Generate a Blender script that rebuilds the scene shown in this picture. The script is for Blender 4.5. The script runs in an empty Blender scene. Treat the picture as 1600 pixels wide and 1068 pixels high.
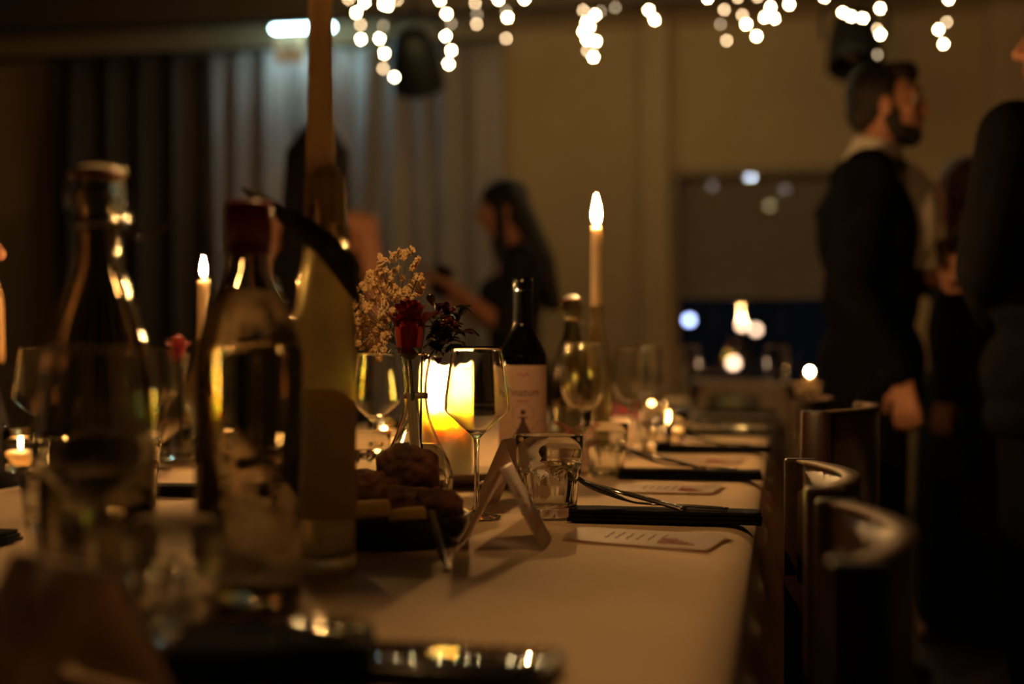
import bpy, bmesh, math, random
from mathutils import Vector, Matrix, Euler, noise
R = math.radians
PI = math.pi
random.seed(7)
sc = bpy.context.scene
COL = sc.collection

# ------------------------------------------------------------------ camera
EYE = 0.962          # height of the lens, 0.212 m above the table top
TOP = 0.75           # table top
YAW = R(10.83)       # the lens looks a little left of the table's long axis
FPX = 1600 * 50 / 36
HOR = 545.0          # horizon line of the 1600x1068 frame
cam = bpy.data.objects.new('camera', bpy.data.cameras.new('camera'))
COL.objects.link(cam)
cam.location = (0, 0, EYE)
cam.rotation_euler = (R(90), 0, YAW)
cam.data.lens = 50
cam.data.sensor_width = 36
cam.data.shift_y = (HOR - 534) / 1600
cam.data.clip_start = 0.02
cam.data.dof.use_dof = True
cam.data.dof.focus_distance = 1.80
cam.data.dof.aperture_fstop = 2.0
cam.data.dof.aperture_blades = 9
sc.camera = cam
FW = Vector((-math.sin(YAW), math.cos(YAW), 0))
RT = Vector((math.cos(YAW), math.sin(YAW), 0))

# ------------------------------------------------------------------ world, exposure
w = bpy.data.worlds.new('night')
sc.world = w
w.use_nodes = True
w.node_tree.nodes['Background'].inputs[0].default_value = (0.5, 0.6, 0.9, 1)
w.node_tree.nodes['Background'].inputs[1].default_value = 0.004
sc.view_settings.view_transform = 'Standard'
sc.view_settings.look = 'None'
sc.view_settings.gamma = 1
sc.view_settings.use_curve_mapping = False
sc.view_settings.exposure = 0.0
sc.cycles.sample_clamp_indirect = 40
sc.cycles.max_bounces = 14
sc.cycles.transmission_bounces = 12
sc.cycles.glossy_bounces = 6
sc.cycles.diffuse_bounces = 3
sc.cycles.transparent_max_bounces = 16
sc.cycles.use_denoising = True
sc.cycles.blur_glossy = 0.1
FLAME = 3000.0       # radiance of a candle flame
BULB = 170.0         # radiance of a fairy light bulb


def P(px, py, d):
    """a point seen at (px, py) of the photograph, d metres in front of the lens"""
    v = FW * d + RT * ((px - 800) / FPX * d)
    return Vector((v.x, v.y, EYE + (HOR - py) / FPX * d))


def T(px, d, z=TOP):
    v = P(px, 0, d)
    return Vector((v.x, v.y, z))


def TB(px, py, z=TOP):
    d = (EYE - z) * FPX / (py - HOR)
    return T(px, d, z)


def W(px, py, y):
    """where the line of sight meets the plane at depth y of the room"""
    v = FW + RT * ((px - 800) / FPX)
    s = y / v.y
    return Vector((v.x * s, y, EYE + (HOR - py) / FPX * s))


# ------------------------------------------------------------------ materials
MATS = {}


def mat(name, col, rough=0.6, metal=0.0, var=0.12, nscale=18.0, bump=0.0, bscale=120.0, trans=0.0, ior=1.5, spec=0.5,
        emit=None, es=0.0, coat=0.0, sub=0.0, sheen=0.0, stretch=(1, 1, 1)):
    if name in MATS:
        return MATS[name]
    m = bpy.data.materials.new(name)
    m.use_nodes = True
    nt = m.node_tree
    b = nt.nodes['Principled BSDF']
    c = (*col, 1)
    b.inputs['Base Color'].default_value = c
    b.inputs['Roughness'].default_value = rough
    b.inputs['Metallic'].default_value = metal
    b.inputs['Transmission Weight'].default_value = trans
    b.inputs['IOR'].default_value = ior
    b.inputs['Specular IOR Level'].default_value = spec
    b.inputs['Coat Weight'].default_value = coat
    b.inputs['Sheen Weight'].default_value = sheen
    if emit:
        b.inputs['Emission Color'].default_value = (*emit, 1)
        b.inputs['Emission Strength'].default_value = es
    tc = mp = None
    if var or bump:
        tc = nt.nodes.new('ShaderNodeTexCoord')
        mp = nt.nodes.new('ShaderNodeMapping')
        mp.inputs['Scale'].default_value = stretch
        nt.links.new(tc.outputs['Object'], mp.inputs[0])
    if var:
        n = nt.nodes.new('ShaderNodeTexNoise')
        n.inputs['Scale'].default_value = nscale
        n.inputs['Detail'].default_value = 5
        nt.links.new(mp.outputs[0], n.inputs['Vector'])
        r = nt.nodes.new('ShaderNodeValToRGB')
        r.color_ramp.elements[0].position = 0.3
        r.color_ramp.elements[1].position = 0.7
        r.color_ramp.elements[0].color = (*[x * (1 - var) for x in col], 1)
        r.color_ramp.elements[1].color = (*[min(1, x * (1 + var)) for x in col], 1)
        nt.links.new(n.outputs['Fac'], r.inputs[0])
        nt.links.new(r.outputs[0], b.inputs['Base Color'])
    if bump:
        n2 = nt.nodes.new('ShaderNodeTexNoise')
        n2.inputs['Scale'].default_value = bscale
        n2.inputs['Detail'].default_value = 4
        nt.links.new(mp.outputs[0], n2.inputs['Vector'])
        bp = nt.nodes.new('ShaderNodeBump')
        bp.inputs['Strength'].default_value = bump
        bp.inputs['Distance'].default_value = 0.004
        nt.links.new(n2.outputs['Fac'], bp.inputs['Height'])
        nt.links.new(bp.outputs[0], b.inputs['Normal'])
    MATS[name] = m
    return m


def glassmat(name, col, clear=0.3, rough=0.0, ior=1.5, frost=None):
    """glass; frost: colour of a dull film on it, as much as clear says"""
    m = bpy.data.materials.new(name)
    m.use_nodes = True
    nt = m.node_tree
    nt.nodes.remove(nt.nodes['Principled BSDF'])
    g = nt.nodes.new('ShaderNodeBsdfGlass')
    g.inputs['Color'].default_value = (*col, 1)
    g.inputs['Roughness'].default_value = rough
    g.inputs['IOR'].default_value = ior
    t = nt.nodes.new('ShaderNodeBsdfTranslucent')
    t.inputs['Color'].default_value = (*(frost or col), 1)
    mx = nt.nodes.new('ShaderNodeMixShader')
    mx.inputs[0].default_value = clear
    nt.links.new(g.outputs[0], mx.inputs[1])
    nt.links.new(t.outputs[0], mx.inputs[2])
    nt.links.new(mx.outputs[0], nt.nodes['Material Output'].inputs[0])
    MATS[name] = m
    return m


def emitmat(name, col, s):
    m = bpy.data.materials.new(name)
    m.use_nodes = True
    nt = m.node_tree
    nt.nodes.remove(nt.nodes['Principled BSDF'])
    e = nt.nodes.new('ShaderNodeEmission')
    e.inputs[0].default_value = (*col, 1)
    e.inputs[1].default_value = s
    nt.links.new(e.outputs[0], nt.nodes['Material Output'].inputs[0])
    MATS[name] = m
    return m


def transmat(name, col, tcol, f):
    """cloth or wax that lets light through"""
    m = bpy.data.materials.new(name)
    m.use_nodes = True
    nt = m.node_tree
    b = nt.nodes['Principled BSDF']
    b.inputs['Base Color'].default_value = (*col, 1)
    b.inputs['Roughness'].default_value = 0.6
    t = nt.nodes.new('ShaderNodeBsdfTranslucent')
    t.inputs[0].default_value = (*tcol, 1)
    n = nt.nodes.new('ShaderNodeTexNoise')
    n.inputs['Scale'].default_value = 9
    mr = nt.nodes.new('ShaderNodeMapRange')
    mr.inputs[3].default_value = f * 0.85
    mr.inputs[4].default_value = min(1, f * 1.15)
    nt.links.new(n.outputs['Fac'], mr.inputs[0])
    mx = nt.nodes.new('ShaderNodeMixShader')
    nt.links.new(mr.outputs[0], mx.inputs[0])
    nt.links.new(b.outputs[0], mx.inputs[1])
    nt.links.new(t.outputs[0], mx.inputs[2])
    nt.links.new(mx.outputs[0], nt.nodes['Material Output'].inputs[0])
    MATS[name] = m
    return m


LINEN = mat('linen', (0.64, 0.48, 0.31), 0.85, var=0.07, nscale=7, bump=0.25, bscale=420, sheen=0.1)
PAPER = transmat('card_paper', (0.72, 0.60, 0.52), (0.7, 0.5, 0.4), 0.15)
INK = mat('ink', (0.10, 0.05, 0.05), 0.7, var=0.1)
REDINK = mat('red_ink', (0.45, 0.06, 0.04), 0.7, var=0.2)
BLACKCLOTH = mat('black_napkin_cloth', (0.006, 0.007, 0.010), 0.95, var=0.3, bump=0.4, bscale=500, spec=0.1)
STEEL = mat('polished_steel', (0.42, 0.40, 0.37), 0.10, 1.0, var=0.05)
GLASS = glassmat('clear_glass', (0.98, 0.985, 0.97), 0.0)
BOTGLASS = glassmat('bottle_glass', (1, 1, 1), 0.0)
_n = BOTGLASS.node_tree
_r, _g, _f, _m = (_n.nodes.new(k) for k in ('ShaderNodeBsdfRefraction', 'ShaderNodeBsdfGlossy', 'ShaderNodeFresnel', 'ShaderNodeMixShader'))
_r.inputs['Color'].default_value = (0.75, 0.73, 0.68, 1)
_r.inputs['IOR'].default_value = 1.5
_r.inputs['Roughness'].default_value = 0.0
_g.inputs['Roughness'].default_value = 0.0
_f.inputs['IOR'].default_value = 1.5
_n.links.new(_f.outputs[0], _m.inputs[0])
_n.links.new(_r.outputs[0], _m.inputs[1])
_n.links.new(_g.outputs[0], _m.inputs[2])
_n.links.new(_m.outputs[0], _n.nodes['Material Output'].inputs[0])
OLIVE = glassmat('olive_bottle_glass', (0.94, 0.91, 0.76), 0.32, 0.10, frost=(0.46, 0.38, 0.24))
WATER = glassmat('water', (0.93, 0.92, 0.88), 0.0, 0.0, 1.33)
DARKGLASS = mat('dark_wine_glass', (0.003, 0.003, 0.002), 0.07, var=0.2, spec=0.45)
LABELP = mat('bottle_label_paper', (0.66, 0.46, 0.38), 0.7, var=0.05)
WAXW = mat('ivory_wax', (0.78, 0.62, 0.40), 0.5, var=0.08)
WAXT = transmat('taper_wax', (0.84, 0.73, 0.54), (0.92, 0.76, 0.52), 0.35)
WAXP = mat('pillar_wax', (0.94, 0.83, 0.60), 0.5, var=0.03)
_b = WAXP.node_tree.nodes['Principled BSDF']
_b.inputs['Subsurface Weight'].default_value = 1.0
_b.inputs['Subsurface Radius'].default_value = (0.021, 0.0170, 0.0125)
_b.inputs['Subsurface Scale'].default_value = 1.0
WICK = mat('burnt_wick', (0.01, 0.008, 0.006), 0.9, var=0.2)
FLM = emitmat('candle_flame', (1.0, 0.50, 0.16), FLAME)
FLMP = emitmat('pillar_flame', (1.0, 0.66, 0.36), FLAME * 10.5)
RED = mat('dark_red_plastic', (0.22, 0.012, 0.012), 0.4, var=0.15)
RUBBER = mat('red_rubber', (0.35, 0.03, 0.02), 0.6, var=0.1)
CERAMIC = mat('white_ceramic', (0.72, 0.64, 0.50), 0.2, var=0.04)
BLACKIRON = mat('black_iron', (0.008, 0.008, 0.009), 0.3, var=0.3, bump=0.15)
CRUST = mat('bread_crust', (0.115, 0.046, 0.019), 0.8, var=0.8, nscale=40, bump=1.0, bscale=90)
CHEESE = mat('butter_yellow', (0.78, 0.54, 0.11), 0.5, var=0.15)
WOODLIT = mat('lit_edge_wood', (0.13, 0.068, 0.024), 0.6, var=0.3, nscale=30)  # chair wood made lighter, standing in for light caught from above
WOOD = mat('chair_wood', (0.030, 0.013, 0.0055), 0.5, var=0.35, nscale=8, stretch=(1, 1, 9), spec=0.3)
LEATHER = mat('oxblood_leather', (0.060, 0.016, 0.010), 0.3, var=0.3, coat=0.7)
LEATHER.node_tree.nodes['Principled BSDF'].inputs['Coat Roughness'].default_value = 0.14
JACKET = mat('pale_jacket', (0.78, 0.66, 0.54), 0.9, var=0.05, bump=0.2)
SKIN = mat('skin', (0.50, 0.24, 0.15), 0.55, var=0.08)
HAIRD = mat('dark_hair', (0.010, 0.006, 0.004), 0.55, var=0.4, stretch=(14, 14, 1), bump=0.5, bscale=60)
HAIRB = mat('auburn_hair', (0.11, 0.035, 0.016), 0.5, var=0.4, stretch=(14, 14, 1), bump=0.5, bscale=60)
HAIRY = mat('blond_hair', (0.45, 0.28, 0.12), 0.5, var=0.4, stretch=(14, 14, 1), bump=0.5, bscale=60)
TUX = mat('black_suit_wool', (0.0045, 0.0048, 0.0065), 0.9, var=0.3, bump=0.2, bscale=300, spec=0.08)
SHIRT = mat('white_shirt', (0.70, 0.66, 0.58), 0.8, var=0.05)
SATIN = mat('black_satin', (0.006, 0.006, 0.008), 0.35, var=0.2)
DRESS = mat('black_dress', (0.006, 0.005, 0.006), 0.85, var=0.3)
EYEW = mat('eye_white', (0.6, 0.55, 0.5), 0.3, var=0.03)
EYEI = mat('eye_iris', (0.03, 0.015, 0.01), 0.2, var=0.1)
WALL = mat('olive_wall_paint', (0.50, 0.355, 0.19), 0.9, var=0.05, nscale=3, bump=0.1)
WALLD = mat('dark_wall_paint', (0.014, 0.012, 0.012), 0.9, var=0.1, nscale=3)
CEIL = mat('dark_ceiling', (0.04, 0.03, 0.022), 0.9, var=0.15, nscale=2)
BEAMM = mat('beam_paint', (0.11, 0.08, 0.05), 0.8, var=0.15, stretch=(1, 6, 6))
FLOORM = mat('dark_floorboards', (0.05, 0.030, 0.020), 0.45, var=0.4, nscale=5, stretch=(8, 1, 1))
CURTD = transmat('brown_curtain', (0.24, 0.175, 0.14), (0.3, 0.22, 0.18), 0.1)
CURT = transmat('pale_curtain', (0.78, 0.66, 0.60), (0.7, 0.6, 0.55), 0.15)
BLINDM = mat('window_blind', (0.36, 0.25, 0.15), 0.55, var=0.08)
FRAMEM = mat('window_frame_paint', (0.30, 0.22, 0.12), 0.6, var=0.1)


def thinglass(name, col):
    """a thin pane: straight see-through plus Schlick reflection"""
    m = bpy.data.materials.new(name)
    m.use_nodes = True
    nt = m.node_tree
    nt.nodes.remove(nt.nodes['Principled BSDF'])
    g = nt.nodes.new('ShaderNodeNewGeometry')
    d = nt.nodes.new('ShaderNodeVectorMath')
    d.operation = 'DOT_PRODUCT'
    nt.links.new(g.outputs['Normal'], d.inputs[0])
    nt.links.new(g.outputs['Incoming'], d.inputs[1])
    last = d.outputs['Value']
    for op, val, swap in (('ABSOLUTE', 0, 0), ('SUBTRACT', 1.0, 1), ('POWER', 5.0, 0), ('MULTIPLY_ADD', 0.96, 0)):
        n = nt.nodes.new('ShaderNodeMath')
        n.operation = op
        nt.links.new(last, n.inputs[1 if swap else 0])
        if op != 'ABSOLUTE':
            n.inputs[0 if swap else 1].default_value = val
        if op == 'MULTIPLY_ADD':
            n.inputs[2].default_value = 0.04
        last = n.outputs[0]
    t = nt.nodes.new('ShaderNodeBsdfTransparent')
    t.inputs['Color'].default_value = (*col, 1)
    gl = nt.nodes.new('ShaderNodeBsdfGlossy')
    gl.inputs['Roughness'].default_value = 0.0
    mx = nt.nodes.new('ShaderNodeMixShader')
    nt.links.new(last, mx.inputs[0])
    nt.links.new(t.outputs[0], mx.inputs[1])
    nt.links.new(gl.outputs[0], mx.inputs[2])
    nt.links.new(mx.outputs[0], nt.nodes['Material Output'].inputs[0])
    MATS[name] = m
    return m


PANE = thinglass('window_pane', (0.95, 0.97, 1.0))
BLACKM = mat('black_metal', (0.012, 0.011, 0.010), 0.5, 0.2, var=0.2)
ROSE = mat('rose_petal', (0.36, 0.006, 0.010), 0.6, var=0.25, nscale=60, sheen=0.3)
BURG = mat('burgundy_petal', (0.060, 0.010, 0.012), 0.55, var=0.4, nscale=90)
GREEN = mat('dark_green_leaf', (0.030, 0.042, 0.014), 0.5, var=0.35)
LEAFG = mat('long_leaf', (0.040, 0.036, 0.018), 0.5, var=0.35, stretch=(1, 1, 8))
BLOSS = transmat('gypsophila_petal', (0.85, 0.68, 0.40), (0.85, 0.6, 0.3), 0.45)
RIBBON = mat('grey_ribbon', (0.16, 0.125, 0.075), 0.6, var=0.1)
REDRIB = mat('red_ribbon', (0.42, 0.010, 0.022), 0.45, var=0.15)
SCREEN = mat('phone_glass', (0.004, 0.004, 0.005), 0.04, var=0.1, coat=0.5)
BULBS = [emitmat('bulb_bright', (1.0, 0.74, 0.34), BULB), emitmat('bulb_middle', (1.0, 0.68, 0.36), BULB * 0.13),
         emitmat('bulb_faint', (1.0, 0.74, 0.45), BULB * 0.035)]
TUBE = emitmat('emergency_tube', (0.50, 0.90, 1.0), 40.0)
PICTO = mat('sign_panel', (0.60, 0.46, 0.25), 0.5, var=0.1, emit=(.75, .62, .36), es=.22)
PICTO2 = mat('sign_band', (0.50, 0.20, 0.06), 0.5, var=0.1, emit=(.75, .40, .12), es=.14)
LAMPB = emitmat('cold_lamp', (0.45, 0.55, 1.0), 12.0)
LAMPW = emitmat('warm_lamp', (1.0, 0.62, 0.38), 9.0)
LAMPS0, LAMPS1, LAMPS2 = emitmat('street_white', (.9, .95, 1), 90), emitmat('street_dim', (.75, .6, .5), 8), emitmat('street_yellow', (1, .8, .35), 14)

# ------------------------------------------------------------------ mesh helpers


def BM():
    return bmesh.new()


def tag(o, label=None, cat=None, group=None, kind=None):
    for k, v in (('label', label), ('category', cat), ('group', group), ('kind', kind)):
        if v:
            o[k] = v
    return o


def obj(name, bm, m, parent=None, smooth=True, loc=None):
    me = bpy.data.meshes.new(name)
    bmesh.ops.recalc_face_normals(bm, faces=bm.faces)
    bm.to_mesh(me)
    bm.free()
    me.materials.append(m)
    if smooth:
        me.polygons.foreach_set('use_smooth', [True] * len(me.polygons))
    o = bpy.data.objects.new(name, me)
    COL.objects.link(o)
    if parent:
        o.parent = parent
    if loc is not None:
        o.location = loc
    return o


def empty(name, label, cat, loc=(0, 0, 0), rz=0.0, group=None):
    o = bpy.data.objects.new(name, None)
    COL.objects.link(o)
    o.location = loc
    o.rotation_euler = (0, 0, rz)
    o.empty_display_size = 0.05
    return tag(o, label, cat, group)


def copy_tree(o, loc, rz=0.0, label=None, group=None, scale=None):
    def rec(s, p):
        c = s.copy()
        COL.objects.link(c)
        c.parent = p
        for ch in list(s.children):
            rec(ch, c)
        return c
    c = rec(o, None)
    c.location = loc
    c.rotation_euler = (0, 0, rz)
    if scale:
        c.scale = (scale,) * 3
    if label:
        c['label'] = label
    if group:
        c['group'] = group
    return c


def lathe(bm, prof, seg=48, mod=None, M=None):
    """prof: list of (r, z); r = 0 ends close on the axis. mod(theta, i, r, z) -> (r, z)"""
    rings = []
    for i, (r, z) in enumerate(prof):
        if r <= 1e-7:
            rings.append([bm.verts.new((0, 0, z))])
        else:
            ring = []
            for k in range(seg):
                t = 2 * PI * k / seg
                rr, zz = (r, z) if mod is None else mod(t, i, r, z)
                ring.append(bm.verts.new((rr * math.cos(t), rr * math.sin(t), zz)))
            rings.append(ring)
    new = [v for ring in rings for v in ring]
    for a, b in zip(rings, rings[1:]):
        if len(a) == 1 and len(b) == 1:
            continue
        for k in range(seg):
            k2 = (k + 1) % seg
            if len(a) == 1:
                bm.faces.new((a[0], b[k], b[k2]))
            elif len(b) == 1:
                bm.faces.new((a[k2], a[k], b[0]))
            else:
                bm.faces.new((a[k], a[k2], b[k2], b[k]))
    if M is not None:
        bmesh.ops.transform(bm, matrix=M, verts=new)
    return bm


def smoothprof(pts, n=6):
    """Catmull-Rom through profile points"""
    out = []
    q = [pts[0]] + list(pts) + [pts[-1]]
    for i in range(1, len(q) - 2):
        p0, p1, p2, p3 = (Vector(x) for x in (q[i - 1], q[i], q[i + 1], q[i + 2]))
        for k in range(n):
            t = k / n
            v = 0.5 * (2 * p1 + (p2 - p0) * t + (2 * p0 - 5 * p1 + 4 * p2 - p3) * t * t + (3 * p1 - p0 - 3 * p2 + p3) * t ** 3)
            out.append((max(0, v[0]), v[1]))
    out.append(tuple(pts[-1]))
    return out


def spline(pts, n=6):
    out = []
    q = [Vector(x) for x in pts]
    q = [q[0]] + q + [q[-1]]
    for i in range(1, len(q) - 2):
        p0, p1, p2, p3 = q[i - 1], q[i], q[i + 1], q[i + 2]
        for k in range(n):
            t = k / n
            out.append(0.5 * (2 * p1 + (p2 - p0) * t + (2 * p0 - 5 * p1 + 4 * p2 - p3) * t * t + (3 * p1 - p0 - 3 * p2 + p3) * t ** 3))
    out.append(q[-1])
    return out


def tube(bm, pts, rad, seg=8, closed=False):
    pts = [Vector(p) for p in pts]
    n = len(pts)
    rad = rad if isinstance(rad, (list, tuple)) else [rad] * n
    rings = []
    up = None
    for i, p in enumerate(pts):
        if closed:
            t = (pts[(i + 1) % n] - pts[i - 1]).normalized()
        else:
            t = (pts[min(i + 1, n - 1)] - pts[max(i - 1, 0)]).normalized()
        if up is None:
            up = t.orthogonal().normalized()
        up = (up - t * up.dot(t))
        up = up.normalized() if up.length > 1e-6 else t.orthogonal().normalized()
        s = t.cross(up)
        rings.append([bm.verts.new(p + (up * math.cos(2 * PI * k / seg) + s * math.sin(2 * PI * k / seg)) * rad[i]) for k in range(seg)])
    for i in range(n if closed else n - 1):
        a, b = rings[i], rings[(i + 1) % n]
        for k in range(seg):
            bm.faces.new((a[k], a[(k + 1) % seg], b[(k + 1) % seg], b[k]))
    if not closed:
        bm.faces.new(rings[0][::-1])
        bm.faces.new(rings[-1])
    return bm


def strap(bm, pts, width, thick, side):
    """a flat band along pts; side = unit vectors (or one) across its width"""
    pts = [Vector(p) for p in pts]
    n = len(pts)
    rows = []
    for i, p in enumerate(pts):
        t = (pts[min(i + 1, n - 1)] - pts[max(i - 1, 0)]).normalized()
        s = Vector(side[i] if isinstance(side, list) else side)
        s = (s - t * s.dot(t)).normalized()
        u = t.cross(s)
        wd = width[i] if isinstance(width, (list, tuple)) else width
        th = thick[i] if isinstance(thick, (list, tuple)) else thick
        rows.append([bm.verts.new(p + s * a * wd / 2 + u * b * th / 2) for a, b in ((-1, -1), (1, -1), (1, 1), (-1, 1))])
    for a, b in zip(rows, rows[1:]):
        for k in range(4):
            bm.faces.new((a[k], a[(k + 1) % 4], b[(k + 1) % 4], b[k]))
    bm.faces.new(rows[0][::-1])
    bm.faces.new(rows[-1])
    return bm


def box(bm, c, s, rz=0.0, bev=0.0, M=None):
    m4 = Matrix.Translation(c) @ Matrix.Rotation(rz, 4, 'Z')
    if M is not None:
        m4 = M @ m4
    r = bmesh.ops.create_cube(bm, size=1, matrix=m4 @ Matrix.Diagonal((*s, 1)))
    if bev:
        es = list({e for v in r['verts'] for e in v.link_edges})
        bmesh.ops.bevel(bm, geom=es, offset=bev, segments=2, affect='EDGES', profile=0.5)
    return bm


def ball(bm, c, r, sub=2, M=None):
    r3 = r if isinstance(r, (tuple, list)) else (r, r, r)
    m4 = Matrix.Translation(c) @ (M if M is not None else Matrix()) @ Matrix.Diagonal((*r3, 1))
    bmesh.ops.create_icosphere(bm, subdivisions=sub, radius=1, matrix=m4)
    return bm


def capsule(bm, a, b, ra, rb, n=5):
    a, b = Vector(a), Vector(b)
    ax = (b - a)
    L = ax.length
    q = ax.to_track_quat('Z', 'Y').to_matrix().to_4x4() if L > 1e-6 else Matrix()
    prof = [(0, -ra)] + [(ra * math.cos(t), ra * math.sin(t)) for t in [-PI / 2 + PI / 2 * k / n for k in range(1, n + 1)]]
    prof += [(rb * math.cos(t), L + rb * math.sin(t)) for t in [PI / 2 * k / n for k in range(0, n)]] + [(0, L + rb)]
    lathe(bm, prof, 14, M=Matrix.Translation(a) @ q)


def fuse(prims, voxel=0.008, smooth=4):
    """melt overlapping volumes into one continuous surface; returns a bmesh"""
    bm = BM()
    for p in prims:
        if p[0] == 'c':
            capsule(bm, *p[1:])
        elif p[0] == 'e':
            ball(bm, p[1], p[2], 3, p[3] if len(p) > 3 else None)
        elif p[0] == 'b':
            box(bm, p[1], p[2], p[3] if len(p) > 3 else 0)
    me = bpy.data.meshes.new('tmp')
    bmesh.ops.recalc_face_normals(bm, faces=bm.faces)
    bm.to_mesh(me)
    bm.free()
    o = bpy.data.objects.new('tmp', me)
    COL.objects.link(o)
    md = o.modifiers.new('r', 'REMESH')
    md.mode = 'VOXEL'
    md.voxel_size = voxel
    if smooth:
        ms = o.modifiers.new('s', 'SMOOTH')
        ms.iterations = smooth
        ms.factor = 0.5
    dg = bpy.context.evaluated_depsgraph_get()
    ev = o.evaluated_get(dg)
    m2 = ev.to_mesh()
    out = BM()
    out.from_mesh(m2)
    ev.to_mesh_clear()
    bpy.data.objects.remove(o)
    bpy.data.meshes.remove(me)
    return out


def textmesh(body, size):
    cu = bpy.data.curves.new('t', 'FONT')
    cu.body = body
    cu.size = size
    cu.align_x = 'CENTER'
    cu.resolution_u = 3
    o = bpy.data.objects.new('t', cu)
    COL.objects.link(o)
    dg = bpy.context.evaluated_depsgraph_get()
    ev = o.evaluated_get(dg)
    m = ev.to_mesh()
    bm = BM()
    bm.from_mesh(m)
    ev.to_mesh_clear()
    bpy.data.objects.remove(o)
    bpy.data.curves.remove(cu)
    return bm


def structure(name, bm, m, parent=None, smooth=False):
    o = obj(name, bm, m, parent, smooth)
    if not parent:
        o['kind'] = 'structure'
    return o


# ================================================================== ROOM
YB = 8.0
XL, XR, YF, ZC = -5.0, 3.2, -3.5, 2.98
structure('floor', box(BM(), ((XL + XR) / 2, (YF + YB) / 2, -0.05), (XR - XL + 0.4, YB - YF + 0.4, 0.1)), FLOORM)
structure('ceiling', box(BM(), ((XL + XR) / 2, (YF + YB) / 2, ZC + 0.05), (XR - XL + 0.4, YB - YF + 0.4, 0.1)), CEIL)
wl = W(1046, 262, YB)
wr = W(1335, 262, YB)
ztop, zblind, zsill = wl.z, W(1046, 460, YB).z, W(1046, 612, YB).z
bm = BM()
th = 0.16
for x0, x1, z0, z1 in ((XL, wl.x, 0, ZC), (wr.x, XR, 0, ZC), (wl.x, wr.x, ztop, ZC), (wl.x, wr.x, 0, zsill)):
    box(bm, ((x0 + x1) / 2, YB + th / 2, (z0 + z1) / 2), (x1 - x0, th, z1 - z0))
wb = structure('wall_back', bm, WALL)
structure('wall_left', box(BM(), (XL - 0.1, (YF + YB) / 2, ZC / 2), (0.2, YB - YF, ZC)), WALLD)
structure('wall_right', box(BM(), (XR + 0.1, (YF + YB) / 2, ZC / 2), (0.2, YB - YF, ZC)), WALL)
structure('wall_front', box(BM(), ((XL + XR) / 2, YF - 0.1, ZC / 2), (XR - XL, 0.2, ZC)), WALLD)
a, b = W(1003, 300, YB - .1), W(1044, 300, YB - .1)
structure('trim_1', box(BM(), ((a.x + b.x) / 2, YB - 0.06, ZC / 2), (b.x - a.x, 0.12, ZC), bev=0.008), WALL)
a = W(1547, 300, YB - .25)
structure('trim_2', box(BM(), ((a.x + XR) / 2, YB - 0.12, ZC / 2), (XR - a.x, 0.24, ZC)), WALL)
zc = W(900, 40, YB).z
structure('trim_3', box(BM(), ((W(790, 0, YB).x + XR) / 2, YB - 0.03, zc), (XR - W(790, 0, YB).x, 0.06, 0.05), bev=0.008), WALL)
structure('baseboard_back', box(BM(), ((XL + XR) / 2, YB - 0.015, 0.05), (XR - XL, 0.03, 0.1)), BEAMM)
# ceiling beams
for i, (x0, x1, y, zb) in enumerate(((-4.9, 3.1, 7.25, 2.72), (-4.9, 3.1, 4.2, 2.76), (-4.9, 3.1, 1.0, 2.76))):
    structure('trim_%d' % (4 + i), box(BM(), ((x0 + x1) / 2, y, (zb + ZC) / 2), (x1 - x0, 0.16, ZC - zb), bev=0.006), BEAMM)

# window: frame, glass, blind behind the glass
win = empty('window_1', None, None)
win['kind'] = 'structure'
ww, wh = wr.x - wl.x, ztop - zsill
cx = (wl.x + wr.x) / 2
fr = BM()
f = 0.045
for c, s in (((wl.x + f / 2, YB + .05, (ztop + zsill) / 2), (f, .1, wh)), ((wr.x - f / 2, YB + .05, (ztop + zsill) / 2), (f, .1, wh)),
             ((cx, YB + .05, ztop - f / 2), (ww - 2 * f, .1, f)), ((cx, YB + .05, zsill + f / 2), (ww - 2 * f, .1, f))):
    box(fr, c, s)
obj('window_frame', fr, FRAMEM, win, False)
obj('pane', box(BM(), (cx, YB + .05, (ztop + zsill) / 2), (ww - 2 * f, .006, wh - 2 * f)), PANE, win, False)
obj('window_sill', box(BM(), (cx, YB - .05, zsill - .015), (ww + .1, .2, .03), bev=.005), FRAMEM, win, False)
sl = BM()
n = 44
for i in range(n):
    z = ztop - f - (i + .5) * (ztop - f - zblind) / n
    box(sl, (0, 0, 0), (ww - 2 * f - .02, .016, .0025), M=Matrix.Translation((cx, YB + .10, z)) @ Matrix.Rotation(R(60), 4, 'X'))
o = obj('blind_slats', sl, BLINDM, win, False)
o['kind'] = 'stuff'
obj('blind_rail', box(BM(), (cx, YB + .10, zblind - .01), (ww - 2 * f - .02, .03, .02), bev=.004), BLINDM, win, False)

# ------------------------------------------------------------------ curtains
rail = obj('curtain_rail', tube(BM(), [(XL + .1, YB - .16, 2.70), (W(790, 0, YB - .16).x, YB - .16, 2.70)], 0.014, 10), BLACKM)
tag(rail, 'dark curtain rail running along the top of the back wall', 'rail')


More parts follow.
